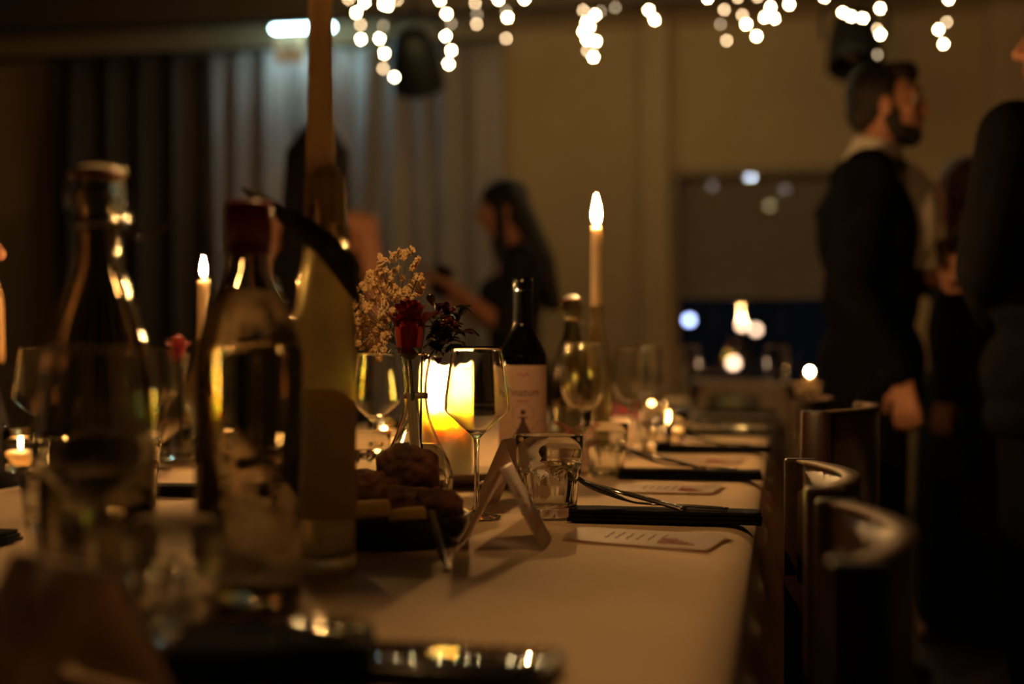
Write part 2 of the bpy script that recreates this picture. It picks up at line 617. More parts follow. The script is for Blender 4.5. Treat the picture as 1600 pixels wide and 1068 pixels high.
def curtain(px0, px1, label, fold, amp, gather, m=None, ztop=2.68):
    x0, x1 = W(px0, 300, YB - .16).x, W(px1, 300, YB - .16).x
    wd = x1 - x0
    bm = BM()
    nx, nz = int(wd / fold * 14), 14
    rows = []
    ph = random.random() * 9
    for j in range(nz + 1):
        v = j / nz
        z = ztop - v * (ztop - 0.03)
        row = []
        for i in range(nx + 1):
            u = i / nx
            uu = u + 0.03 * noise.noise((u * 5 + ph, v * .6, 2))
            s = math.sin(uu * wd / fold * 2 * PI)
            s2 = noise.noise((uu * wd / fold * 1.3, v * 0.8, ph))
            a = amp * (0.65 + 0.35 * v)
            y = YB - .18 + a * (s * .8 + s2 * .7)
            x = x0 + u * wd + .55 * a * math.sin(uu * wd / fold * 4 * PI) + .3 * a * s2 + gather * (u - .5) * math.sin(v * PI * .9) * .3
            row.append(bm.verts.new((x, min(y, YB - .03), z)))
        rows.append(row)
    for r0, r1 in zip(rows, rows[1:]):
        for i in range(nx):
            bm.faces.new((r0[i], r0[i + 1], r1[i + 1], r1[i]))
    bmesh.ops.solidify(bm, geom=bm.faces[:], thickness=0.0012)
    o = obj('curtain', bm, m or CURT)
    return tag(o, label, 'curtain', 'curtains on the back wall')


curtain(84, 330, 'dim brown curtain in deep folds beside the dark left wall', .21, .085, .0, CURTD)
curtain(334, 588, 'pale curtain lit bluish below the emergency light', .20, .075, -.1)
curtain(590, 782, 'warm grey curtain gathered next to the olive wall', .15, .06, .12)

# ------------------------------------------------------------------ emergency light sign
a, b = W(427, 46, 7.6), W(520, 46, 7.6)
sg = empty('emergency_light', 'cold white emergency light with a sign panel below it, by the curtains', 'emergency light', ((a.x + b.x) / 2, 7.6, a.z))
wd = b.x - a.x
obj('tube_cover', box(BM(), (0, 0, 0), (wd, .05, .022), bev=.008), TUBE, sg)
obj('housing', box(BM(), (0, .0, .034), (wd + .02, .08, .045), bev=.006), BLACKM, sg, False)
obj('hanging_rod', tube(BM(), [(0, 0, .055), (0, 0, ZC - a.z)], .008), BLACKM, sg)
pw = wd * .5
obj('sign_panel', box(BM(), (-wd / 2 + .01 + pw / 2, 0, -.11), (pw, .012, .15)), PICTO, sg, False)
obj('sign_band', box(BM(), (-wd / 2 + .01 + pw / 2, -.001, -.17), (pw, .012, .035)), PICTO2, sg, False)
obj('sign_bracket', box(BM(), (-wd / 2 + .01 + pw / 2, 0.0, -.03), (.03, .01, .02)), BLACKM, sg, False)
pg = BM()
fx = -wd / 2 + .01 + pw / 2
ball(pg, (fx - .01, -.008, -.065), (.011, .003, .011), 2)
obj('pictogram', strap(pg, [(fx - .012, -.008, -.075), (fx, -.008, -.10), (fx + .03, -.008, -.13)], .022, .003, (1, 0, .4)), BEAMM, sg)['kind'] = 'stuff'

# ------------------------------------------------------------------ stage spotlights on the beam


def spotlight(px, py, y, label, rx):
    c = W(px, py, y)
    s = empty('stage_spotlight', label, 'spotlight', c, 0, 'black spotlights under the ceiling beam')
    M = Matrix.Rotation(R(rx), 4, 'X')
    body = lathe(BM(), smoothprof([(0, .15), (.06, .15), (.10, .10), (.125, -.02), (.135, -.16)], 4) + [(.125, -.16), (.115, -.02), (0, .02)], 32, M=M)
    obj('lamp_can', body, BLACKM, s)
    obj('lens', lathe(BM(), [(0, -.10), (.12, -.10), (.12, -.106), (0, -.11)], 28, M=M), SCREEN, s)
    obj('yoke', tube(BM(), spline([(-.15, 0, 0), (-.155, 0, .12), (-.10, 0, .2), (0, 0, .21), (.10, 0, .2), (.155, 0, .12), (.15, 0, 0)], 4), .011), BLACKM, s)
    obj('clamp', tube(BM(), [(0, 0, .2), (0, 0, max(.22, 2.74 - c.z))], .016), BLACKM, s)
    return s


spotlight(648, 92, 7.1, 'black spotlight hanging in front of the grey curtain', 35)
spotlight(1335, 62, 7.1, 'black spotlight hanging above the bearded man', -25)

# ------------------------------------------------------------------ fairy lights
YL = 6.2
B = [(549, 2, 1), (569, 4, 0), (558, 21, 0), (568, 42, 1), (564, 61, 0), (595, 3, 0), (610, 13, 0), (623, 2, 1), (598, 40, 2), (594, 61, 0),
     (596, 80, 0), (603, 110, 1), (613, 118, 0), (689, 2, 0), (694, 18, 0), (708, 40, 2), (697, 57, 0), (703, 77, 0), (704, 102, 0),
     (740, 2, 1), (742, 19, 2), (745, 38, 1), (781, 2, 0), (793, 20, 2), (796, 31, 0), (789, 58, 1), (820, -1, 0), (912, 17, 1), (939, 19, 2),
     (932, 27, 0), (917, 36, 0), (911, 49, 0), (923, 46, 0), (915, 59, 0), (933, 67, 0), (917, 78, 1), (927, 89, 0), (963, 15, 2),
     (1014, 17, 0), (1024, 34, 0), (1107, 1, 0), (1132, 17, 1), (1126, 40, 2), (1135, 62, 1), (1160, 24, 1), (1166, 37, 0), (1182, 54, 0),
     (1195, 30, 0), (1210, 26, 0), (1204, 8, 0), (1233, 7, 0), (1288, -1, 0), (1317, 19, 0), (1330, 28, 0), (1348, 30, 0), (1376, 10, 0),
     (1372, 42, 1), (1375, 56, 0), (1371, 85, 2), (1481, 1, 0), (1481, 31, 1), (1466, 47, 0), (1474, 69, 0), (1184, -2, 1), (1153, -2, 1)]
ST = [[0, 1, 2, 3, 4], [5, 8, 9, 10, 11, 12], [6, 7], [13, 14, 15, 16, 17, 18], [19, 20, 21], [22, 23, 24, 25], [26], [27, 30, 31, 33, 35, 36],
      [28, 29, 32, 34], [37], [38, 39], [40, 41, 42, 43], [44, 45, 46], [63, 49, 48, 47], [64], [50], [51, 52, 53, 54], [55, 56, 57, 58],
      [59, 60, 61, 62]]
fl = empty('fairy_lights', 'string of warm icicle lights hanging below the ceiling across the room', 'fairy lights', (0, YL, 2.6))
ZS = W(800, -60, YL).z
pts = []
for k in range(90):
    x = -3.4 + k * .06
    pts.append((x, 0, ZS - 2.6 + .012 * math.sin(k * 1.3)))
obj('cable', tube(BM(), pts, .0025, 5), BLACKM, fl)
wires = BM()
bme = [None] * 3
bulb_src = []
for k in range(3):
    o = obj('bulb', ball(BM(), (0, 0, 0), (.0058, .0058, .0075), 1), BULBS[k], fl)
    bulb_src.append(o)
first = [True] * 3
for s in ST:
    path = []
    for i in s:
        px, py, cl = B[i]
        p = W(px, py, YL) + Vector((0, random.uniform(-.05, .05), 0))
        loc = (p.x, p.y - YL, p.z - 2.6)
        if first[cl]:
            o = bulb_src[cl]
            first[cl] = False
        else:
            o = bulb_src[cl].copy()
            COL.objects.link(o)
        o.location = loc
        path.append(Vector(loc) + Vector((.008, 0, .004)))
    top = Vector((path[0].x + random.uniform(-.01, .01), 0, ZS - 2.6))
    up = []
    if path[0].z < top.z - .05:
        nup = 2 + int((top.z - path[0].z) / .035)
        for q in range(1, nup):
            loc = top.lerp(path[0], q / nup) + Vector((random.uniform(-.012, .012), random.uniform(-.05, .05), 0))
            if loc.z + 2.6 < W(800, -14, YL).z:
                continue
            o = bulb_src[0].copy()
            COL.objects.link(o)
            o.location = loc
            up.append(loc + Vector((.008, 0, .004)))
    path = [top] + up + path
    obj('drop_wire', tube(BM(), path, .0012, 4), BLACKM, fl)

# lights in the dark outside, each on its own post
for px, py, y, m, r, lab in ((1077, 500, 17, LAMPB, .045, 'cold bluish lamp on a post outside the window'),
                             (1160, 508, 18, LAMPW, .045, 'warm lamp on a post outside, next to its twin'),
                             (1181, 515, 18.4, LAMPW, .045, 'lower warm lamp on a post outside, close to another'),
                             (1146, 567, 16, LAMPW, .05, 'lowest warm lamp outside, behind the table end')):
    p = W(px, py, y)
    t = empty('garden_lamp', lab, 'lamp', (p.x, p.y, 0), 0, 'lamps outside the window')
    obj('globe', ball(BM(), (0, 0, p.z), r, 2), m, t)
    obj('post', lathe(BM(), [(0, 0), (.06, 0), (.03, .04), (.02, .08), (.02, p.z - r), (.035, p.z - r + .01), (0, p.z - r + .012)], 12), BLACKM, t)
structure('ground', box(BM(), (-1, 16, -.1), (30, 15, .1)), FLOORM)
for px, py, y, k, lab in ((1173, 277, 17, 0, 'bright white street lamp behind the blind'), (1112, 291, 18, 1, 'dim street lamp behind the left half of the blind'),
                          (1226, 297, 18, 1, 'dim street lamp behind the right half of the blind'), (1202, 320, 17, 2, 'faint yellow street lamp behind the blind, lowest of them')):
    p = W(px, py, y)
    t = empty('street_lamp', lab, 'lamp', (p.x, p.y, 0), 0, 'street lamps behind the blind')
    obj('globe', ball(BM(), (0, 0, p.z), .05, 2), (LAMPS0, LAMPS1, LAMPS2)[k], t)
    obj('post', lathe(BM(), [(0, 0), (.09, 0), (.05, .06), (.03, .12), (.025, p.z - .05), (.04, p.z - .04), (0, p.z - .038)], 12), BLACKM, t)

# ================================================================== TABLE
TX0, TX1, TY0, TY1 = -1.21, -0.032, 0.42, 5.0
tb = empty('dining_table', 'long dining table hidden under the pale linen cloth', 'table', ((TX0 + TX1) / 2, (TY0 + TY1) / 2, 0))
hx, hy = (TX1 - TX0) / 2 - .05, (TY1 - TY0) / 2 - .01
obj('tabletop', box(BM(), (0, 0, TOP - .025), (2 * hx, 2 * hy, .035)), WOOD, tb, False)
for sx in (-1, 1):
    for yy in (-hy + .1, 0, hy - .1):
        obj('leg', box(BM(), (sx * (hx - .08), yy, (TOP - .04) / 2), (.06, .06, TOP - .043)), WOOD, tb, False)
# tablecloth
bm = BM()
cols = []
xs = [TX0 + .0012 * i * i for i in range(6)] + [TX0 + .04 + (TX1 - TX0 - .08) * i / 64 for i in range(65)] + [TX1 - .0012 * i * i for i in range(5, -1, -1)]
ny = 240
ys = [TY0 + (TY1 - TY0) * j / ny for j in range(ny + 1)]
hang = [.034, .042, .05, .06, .10, .15, .20, .26]


def fold_amp(y, s):
    return .011 * math.sin(y * 21 + 1.7 * math.sin(y * 5.3) + s) + .009 * noise.noise((y * 9, s, 0))


grid = []
for y in ys:
    row = []
    for h in reversed(hang):
        k = min(1, h / .12)
        row.append((TX0 - .001 - k * (.012 + fold_amp(y, 2.)), y, TOP - h))
    for x in xs:
        e = min(x - TX0, TX1 - x)
        n1 = noise.noise((x * 4, y * 7, 0)) * .0010 + noise.noise((x * 9, y * 30, 4)) * .0008
        crease = -.0016 * math.exp(-((math.sin(y * PI / .55 + .3)) / .035) ** 2)
        edge = -.024 * (1 - math.sqrt(max(0, 1 - max(0, 1 - e / .04) ** 2)))
        row.append((x, y, TOP - .0022 + n1 + crease + edge))
    for h in hang:
        k = min(1, h / .12)
        row.append((TX1 + .001 + k * (.020 + 1.2 * fold_amp(y, 0.)) + .003 * k * noise.noise((y * 14, h * 8, 3)), y, TOP - h))
    grid.append([bm.verts.new(p) for p in row])
for r0, r1 in zip(grid, grid[1:]):
    for i in range(len(r0) - 1):
        bm.faces.new((r0[i], r0[i + 1], r1[i + 1], r1[i]))
cl = obj('tablecloth', bm, LINEN)
tag(cl, 'pale linen tablecloth with creases, draped over the long table', 'tablecloth')

# ================================================================== GLASSWARE


def wine_glass(h=.215, rmax=.041, rrim=.031, stem=.10, cone=.036, round_=False):
    """returns an Empty at the foot with bowl, stem and foot"""
    t = empty('wine_glass', '', 'wine glass')
    hb = h - stem
    if round_:
        outer = [(.004, stem), (.013, stem + .003), (.026, stem + .012), (.036, stem + .03), (rmax, stem + .055), (rmax * .97, stem + .08), (rrim, h)]
    else:
        outer = [(.0045, stem), (.009, stem + .005), (rmax * .62, stem + cone * .55), (rmax * .97, stem + cone * .93), (rmax, stem + cone + .006),
                 (rmax * .985, stem + cone + .016), (rmax * .88, stem + hb * .72), (rrim, h)]
    po = smoothprof(outer, 6)
    tw = .0011
    inner = [(max(.0015, r - tw), z + (.0015 if i < 8 else 0)) for i, (r, z) in enumerate(po)]
    inner[0] = (.0015, po[0][1] + .006)
    inner = [p for p in inner if p[1] > stem + .0045]
    prof = [(0, stem - .001)] + po + [(rrim - .0005, h + .0006)] + inner[::-1][1:] + [(0, stem + .0055)]
    obj('bowl', lathe(BM(), prof, 56), GLASS, t)
    sp = smoothprof([(.0052, .0045), (.0036, .012), (.0032, .04), (.0030, stem * .7), (.0036, stem - .006), (.0048, stem + .001)], 5)
    obj('stem', lathe(BM(), [(0, .0044)] + sp + [(0, stem + .001)], 20), GLASS, t)
    fp = [(0, .0004), (.030, .0004), (.0305, .0012), (.030, .002), (.02, .003), (.011, .005), (.006, .008), (.0045, .0095), (0, .0098)]
    obj('foot', lathe(BM(), fp, 48), GLASS, t)
    return t


def tumbler(h=.103, r=.0432, water=0.0):
    t = empty('tumbler', '', 'tumbler')
    nf = 10

    def mod(th_, i, rr, z):
        if rr < r * .55 or i >= nout:
            return rr, z
        a = (th_ % (2 * PI / nf)) - PI / nf
        dev = a / (PI / nf)
        ztop = h * (.585 - .085 * dev * dev)
        if z < ztop:
            return rr * .965 * math.cos(PI / nf) / math.cos(a) * (1 - .0), z
        return rr, z
    outer = [(r * .80, .001), (r * .83, .003), (r * .845, .012), (r * .87, .025), (r * .885, .035), (r * .90, .045), (r * .91, .051), (r * .915, .0535),
             (r * .92, .056), (r * .925, .0585), (r * .93, .061), (r * .955, .066), (r * .97, .0675), (r * .965, .070), (r * .975, .074), (r * .99, .09), (r, h)]
    nout = len(outer) + 1
    inner = [(r * .965, h), (r * .95, .085), (r * .90, .066), (r * .85, .045), (r * .80, .022), (r * .74, .014), (r * .5, .0115)]
    prof = [(0, .003), ] + outer + [(r * .985, h + .0008)] + inner + [(0, .0105)]
    obj('glass_wall', lathe(BM(), prof, 80, mod), GLASS, t)
    if water:
        z1 = water
        wp = [(0, .0106), (r * .49, .0116), (r * .735, .0141), (r * .795, .0221), (r * .845, min(z1, .045))]
        if z1 > .045:
            wp.append((r * (.845 + .05 * (z1 - .045) / .021), z1))
        wp.append((0, z1))
        obj('water', lathe(BM(), wp, 48), WATER, t)
    return t


def swing_bottle(h=.36, r=.046):
    t = empty('swing_top_bottle', '', 'bottle')
    po = smoothprof([(r * .93, .002), (r, .010), (r, h * .22), (r, h * .46), (r * .93, h * .545), (r * .72, h * .65), (r * .50, h * .73), (r * .385, h * .79),
                     (r * .36, h * .85), (r * .38, h * .90), (r * .46, h * .915), (r * .47, h * .935), (r * .40, h * .945), (r * .40, h * .975)], 5)
    tw = .003
    inner = [(max(.004, a - tw), z + (.005 if z < .02 else 0)) for a, z in po if z > .004]
    prof = [(0, .006), (r * .6, .004), (r * .85, .001)] + po + [(r * .34, h * .978)] + inner[::-1] + [(0, .009)]
    obj('glass_body', lathe(BM(), prof, 56), BOTGLASS, t)
    obj('water', lathe(BM(), [(0, .0095)] + [(a - tw + .0002, z + (.005 if z < .02 else 0)) for a, z in po if .004 < z < h * .42] + [(0, h * .42)], 48), WATER, t)
    rn = r * .40
    st = lathe(BM(), smoothprof([(0, h * .972), (rn * .8, h * .975), (rn * 1.05, h * .982), (rn * 1.0, h * .992), (rn * .5, h), (0, h)], 4), 28)
    obj('stopper', st, CERAMIC, t)
    obj('gasket', lathe(BM(), [(rn * .7, h * .975), (rn * 1.12, h * .975), (rn * 1.15, h * .979), (rn * 1.1, h * .983), (rn * .7, h * .983), (rn * .7, h * .975)], 28), RUBBER, t)
    obj('neck_collar', lathe(BM(), [(rn * .95, h * .86), (rn * 1.08, h * .86), (rn * 1.1, h * .87), (rn * 1.08, h * .88), (rn * .95, h * .88), (rn * .95, h * .86)], 28), STEEL, t)
    wb_ = BM()
    tube(wb_, spline([(rn * 1.05, 0, h * .87), (rn * 1.5, 0, h * .91), (rn * 1.55, 0, h * .955), (rn * 1.0, 0, h * .997), (0, 0, h * 1.005),
                      (-rn * 1.0, 0, h * .997), (-rn * 1.55, 0, h * .955), (-rn * 1.5, 0, h * .91), (-rn * 1.05, 0, h * .87)], 4), .0013, 6)
    obj('wire_bail', wb_, STEEL, t)
    obj('wire_lever', tube(BM(), spline([(rn * 1.05, 0, h * .87), (rn * 1.7, .004, h * .84), (rn * 2.6, .01, h * .86), (rn * 3.3, .012, h * .885)], 4), .0016, 6), STEEL, t)
    return t


def flame(parent, z, m=FLM, s=1.0):
    prof = smoothprof([(0, -.004), (.0042, 0), (.0062, .008), (.0052, .018), (.0028, .029), (0, .041)], 4)
    bm = lathe(BM(), [(r * s, z + zz * s) for r, zz in prof], 16)
    return obj('flame', bm, m, parent)


def taper(name, label, loc, L, r0, r1, lit=1.3, cat='candle', group=None, drip=True):
    t = empty(name, label, cat, loc, 0, group)
    prof = [(0, 0), (r0, 0), (r0 * .99, L * .02), (r1 * 1.02, L * .96), (r1 * .85, L * .99), (r1 * .5, L * .985), (0, L * .98)]
    obj('wax', lathe(BM(), prof, 28), WAXT, t)
    obj('wick', tube(BM(), [(0, 0, L * .975), (.0006, 0, L + .004), (.002, 0, L + .012)], .0009, 6), WICK, t)
    if lit:
        flame(t, L + .010, FLM, lit)
    return t


# --- wine glasses
WG = wine_glass()
WG.location = T(745, 1.79)
WG['label'] = 'sharp wine glass standing in front of the glowing pillar candle'
WG['group'] = 'wine glasses on the table'
WR = wine_glass(.225, .040, .032, .105, round_=True)
WR.location = T(911, 2.47)
WR['label'] = 'rounded wine glass behind the faceted tumbler in focus'
WR['group'] = 'wine glasses on the table'
G = 'wine glasses on the table'
copy_tree(WG, T(140, 1.0), .4, 'blurred wine glass nearest the lens, before the swing-top bottle', G)
copy_tree(WG, T(586, 2.25), 1.0, 'wine glass behind the bread, left of the bud vase', G, .96)
copy_tree(WR, T(985, 2.95), .2, 'wine glass right behind the rounded one, beside the second tumbler', G, .95)
copy_tree(WR, T(1012, 3.35), .2, 'wine glass next to the votive light further up the table', G, .96)
copy_tree(WR, T(1076, 4.3), .2, 'wine glass standing alone in front of the window corner', G)
copy_tree(WR, T(1213, 4.5), .2, 'wine glass far up the table beside the tuxedo man', G)
copy_tree(WG, T(240, 2.5), .2, 'wine glass behind the red-capped bottle, beside the second rose', G)
copy_tree(WG, T(62, 2.2), .2, 'wine glass on the left half of the table beside the votive', G)
# --- tumblers
GT = 'water tumblers on the table'
T1 = tumbler()
T1.location = T(858, 1.80)
T1.rotation_euler = (0, 0, .2)
tag(T1, 'sharp faceted tumbler of water beside the folded place card', None, GT)
T2 = tumbler()
T2.location = T(947, 2.38)
tag(T2, 'empty tumbler behind the sharp one, beside the red ribbon', None, GT)
T2.scale = (.85,) * 3
copy_tree(T2, T(1026, 2.98), .3, 'third tumbler along the right-hand place settings', GT, .9)
copy_tree(T2, T(1058, 3.6), .3, 'fourth tumbler along the right-hand place settings', GT, .9)
copy_tree(T2, T(573, 2.15), .1, 'tumbler half hidden behind the bread pieces', GT, .85)
copy_tree(T1, T(112, 1.27), .5, 'blurred tumbler below the swing-top bottle', GT)
copy_tree(T2, T(272, 1.04), .4, 'blurred tumbler between the two large bottles', GT, .85)
copy_tree(T2, T(205, 1.9), .4, 'tumbler on the far side of the swing-top bottle', GT, .9)
# --- swing-top bottles
SB = swing_bottle()
SB.location = T(153, 1.15)
SB.rotation_euler = (0, 0, YAW)
tag(SB, 'large blurred swing-top bottle with wire lever, at the left of the table', None, 'swing-top bottles')
copy_tree(SB, T(893, 2.62), YAW + .5, 'swing-top bottle behind the rounded wine glass', 'swing-top bottles', .86)

# --- red-capped water bottle
rb = empty('water_bottle', 'clear water bottle with a dark red cap, beside the candle bottle', 'bottle', T(389, 1.19))
r, h = .0445, .335
po = smoothprof([(r * .92, .002), (r, .012), (r, .09), (r, .195), (r * .965, .215), (r * .78, .245), (r * .5, .268), (r * .40, .282), (r * .38, .305)], 5)
inner = [(a - .0025, z + (.005 if z < .02 else 0)) for a, z in po if z > .004]
obj('glass_body', lathe(BM(), [(0, .006), (r * .6, .004), (r * .85, .001)] + po + [(r * .35, .306)] + inner[::-1] + [(0, .009)], 56), BOTGLASS, rb)
obj('water', lathe(BM(), [(0, .0095)] + [(a - .0023, z + (.005 if z < .02 else 0)) for a, z in po if .004 < z < .262] + [(0, .2625)], 48), WATER, rb)


def ridg(t, i, r_, z):
    return r_ * (1 + .02 * math.sin(t * 40)), z


obj('cap', lathe(BM(), [(0, .30), (r * .44, .30), (r * .44, .331), (r * .41, h), (0, h)], 80, ridg), RED, rb)
obj('tamper_ring', lathe(BM(), [(r * .38, .292), (r * .43, .292), (r * .43, .2985), (r * .38, .2985), (r * .38, .292)], 32), RED, rb)

# --- bottle with the tall candle
cb = empty('candle_bottle', 'slim olive bottle with wax on its neck, holding the tall candle', 'bottle', T(507, 1.375))
r, h = .0305, .375
po = smoothprof([(r * .93, .002), (r, .008), (r, .10), (r, .22), (r * .95, .25), (r * .75, .295), (r * .55, .335), (r * .47, .36), (r * .5, .364), (r * .5, h)], 5)
inner = [(a - .0025, z + (.006 if z < .02 else 0)) for a, z in po if z > .004]
obj('glass_body', lathe(BM(), [(0, .006), (r * .7, .003), (r * .86, .001)] + po + [(r * .44, h + .001)] + inner[::-1] + [(0, .010)], 48), OLIVE, cb)
bm = BM()
seg = 26
for k in range(seg + 1):
    u = k / seg * 2 - 1
    t = -PI / 2 + YAW + u * 1.55
    zt = .155 + .02 * math.cos(u * PI / 2)
    for z in (.05, .075, .1, .125, zt):
        bm.verts.new(((r + .0005) * math.cos(t), (r + .0005) * math.sin(t), z))
bm.verts.ensure_lookup_table()
for k in range(seg):
    for j in range(4):
        bm.faces.new([bm.verts[q] for q in (k * 5 + j, k * 5 + j + 1, (k + 1) * 5 + j + 1, (k + 1) * 5 + j)])
obj('paper_label', bm, transmat('faded_label', (0.5, 0.42, 0.25), (0.75, 0.62, 0.38), .6), cb)
pr = [('c', (0, 0, h - .002), (0, 0, h + .006), .0165, .0145)]
for k in range(11):
    t = k * 2 * PI / 11 + random.uniform(-.2, .2)
    L = random.uniform(.015, .06)
    rr = .0145
    pr.append(('c', (rr * math.cos(t), rr * math.sin(t), h + .002), (rr * 1.15 * math.cos(t), rr * 1.15 * math.sin(t), h - L), .005, .0035 + .002 * random.random()))
obj('wax_drips', fuse(pr, .0016, 3), WAXW, cb)
taper('taper_candle', 'tall ivory candle rising out of the frame from the olive bottle', cb.location + Vector((-.004, 0, h + .003)), .235, .0142, .0108, .9)
# leaf sprig draped over that bottle
sp = empty('leaf_sprig', 'dark long-leaved sprig leaning across the olive candle bottle', 'leaf sprig', P(560, 470, 1.35))
o0 = Vector(sp.location)


def leafstrip(pts, wmax, d0=None):
    q = spline(pts, 6)
    n = len(q) - 1
    wd = [max(.0006, wmax * math.sin(PI * min(1, (.06 + .94 * i / n))) ** .7) for i in range(n + 1)]
    return strap(BM(), [p - o0 for p in q], wd, .0007, RT * .5 + Vector((0, 0, .9)))


obj('leaf', leafstrip([P(560, 470, 1.34), P(530, 420, 1.335), P(500, 382, 1.33), P(440, 332, 1.32), P(375, 292, 1.31)], .018), LEAFG, sp)
obj('leaf', leafstrip([P(556, 424, 1.34), P(520, 384, 1.332), P(478, 352, 1.33), P(436, 322, 1.31)], .016), LEAFG, sp)
obj('leaf', leafstrip([P(562, 475, 1.34), P(548, 440, 1.336), P(534, 402, 1.335), P(524, 375, 1.335)], .012), LEAFG, sp)
obj('stem', tube(BM(), [p - o0 for p in spline([P(500, 382, 1.332), P(535, 425, 1.337), P(562, 474, 1.342), P(566, 510, 1.36)], 4)], .0018, 6), LEAFG, sp)

# --- pillar candle on a saucer
pc = T(701, 2.24)
sa = empty('saucer', 'white saucer under the glowing pillar candle', 'saucer', pc)
obj('dish', lathe(BM(), smoothprof([(0, .002), (.04, .001), (.045, .003), (.062, .007), (.083, .018), (.088, .0205), (.086, .0215), (.064, .0105), (.046, .0075), (0, .007)], 4), 56), CERAMIC, sa)
pi_ = empty('pillar_candle', 'thick yellow pillar candle glowing white at its top', 'candle', pc + Vector((0, 0, .0075)))
H, rp = .181, .0375
outer = [(0, 0), (rp - .002, 0), (rp, .003), (rp, .06), (rp * .995, .12), (rp, .16), (rp * .985, H - .004), (rp * .93, H)]
wall_in = [(rp * .86, H - .001), (rp * .82, H - .02), (rp * .80, H - .045), (rp * .68, H - .066), (rp * .3, H - .074), (0, H - .075)]


def rimmod(t, i, r_, z):
    return r_ * (1 + .012 * math.sin(3 * t + 1)), z + (.0035 * math.sin(2 * t + .5) + .002 * math.sin(5 * t)) * max(0, (z - .15) / .03) * (z > .15)


obj('wax', lathe(BM(), outer + wall_in, 56, rimmod), WAXP, pi_)
obj('wick', tube(BM(), [(0, 0, H - .076), (.0, 0, H - .062), (.001, 0, H - .054)], .001, 6), WICK, pi_)
flame(pi_, H - .057, FLMP, 1.0)

# --- lit taper in the bottle further back, and another on the left
def bottle_stick(px, d, h, label, m=OLIVE, r=.03):
    t = empty('candle_bottle', label, 'bottle', T(px, d))
    po = smoothprof([(r * .93, .002), (r, .008), (r, h * .3), (r, h * .58), (r * .9, h * .66), (r * .55, h * .80), (r * .42, h * .88), (r * .42, h * .97), (r * .48, h * .975), (r * .48, h)], 4)
    inner = [(a - .0025, z + (.006 if z < .02 else 0)) for a, z in po if z > .004]
    obj('glass_body', lathe(BM(), [(0, .006), (r * .7, .003), (r * .86, .001)] + po + [(r * .4, h + .001)] + inner[::-1] + [(0, .010)], 40), m, t)
    return t


b1 = bottle_stick(932, 2.9, .30, 'olive bottle holding the lit slim candle')
z1 = P(932, 352, 2.9).z - TOP
taper('taper_candle', 'slim lit candle with a bright flame before the olive wall', b1.location + Vector((0, 0, .298)), z1 - .298, .0115, .0098)
b2 = bottle_stick(318, 2.75, .23, 'olive bottle holding the lit candle at the left of the table')
z2 = P(318, 436, 2.75).z - TOP
taper('taper_candle', 'lit candle seen left of the red-capped bottle', b2.location + Vector((0, 0, .228)), z2 - .228, .0115, .0098, .85)

# --- votive lights
GV = 'votive lights on the table'


def votive():
    t = empty('votive_light', '', 'candle')
    obj('glass_cup', lathe(BM(), [(0, .002), (.024, .001), (.027, .004), (.030, .05), (.032, .075), (.0305, .0755), (.0285, .05), (.0255, .012), (0, .010)], 40), GLASS, t)
    obj('wax', lathe(BM(), [(0, .0105), (.0245, .012), (.0262, .034), (.008, .0335), (0, .0335)], 32), WAXT, t)
    obj('wick', tube(BM(), [(0, 0, .033), (0, 0, .041)], .0008, 6), WICK, t)
    flame(t, .041, FLM, .62)
    return t


V1 = votive()
V1.location = T(33, 2.45)
tag(V1, 'votive light at the left table edge beside a wine glass', None, GV)
for px, d, lab in ((1050, 3.15, 'votive light beyond the second black napkin'), (1018, 4.0, 'votive light among the far wine glasses'),
                   (600, 2.75, 'votive light behind the bud vase'),
                   (1150, 4.87, 'added votive light hidden behind the black tray at the far table end')):  # unseen extra votive, added to brighten the pale jacket
    copy_tree(V1, T(px, d), .3, lab, GV, .72 if d > 4.5 else None)

# --- red wine bottle with label
wbt = empty('wine_bottle', 'dark wine bottle with a pale label showing a hatted figure', 'bottle', T(817, 2.22), YAW)
r, h = .0375, .322
po = smoothprof([(r * .92, .002), (r, .008), (r, .10), (r, .19), (r * .96, .205), (r * .72, .225), (r * .46, .245), (r * .40, .262), (r * .385, .30), (r * .42, .304), (r * .42, .315), (r * .39, h)], 5)
obj('glass_body', lathe(BM(), [(0, .012), (r * .7, .003), (r * .88, .001)] + po + [(r * .33, h), (r * .31, h - .015), (0, h - .016)], 56), DARKGLASS, wbt)


def wrap(bm, rad, z0, a0=-PI / 2):
    for v in bm.verts:
        t = a0 + v.co.x / rad
        v.co = Vector(((rad + v.co.z) * math.cos(t), (rad + v.co.z) * math.sin(t), z0 + v.co.y))
    return bm


def flatgrid(x0, x1, y0, y1, nx, ny=1, z=0):
    bm = BM()
    vs = [[bm.verts.new((x0 + (x1 - x0) * i / nx, y0 + (y1 - y0) * j / ny, z)) for i in range(nx + 1)] for j in range(ny + 1)]
    for j in range(ny):
        for i in range(nx):
            bm.faces.new((vs[j][i], vs[j][i + 1], vs[j + 1][i + 1], vs[j + 1][i]))
    return bm


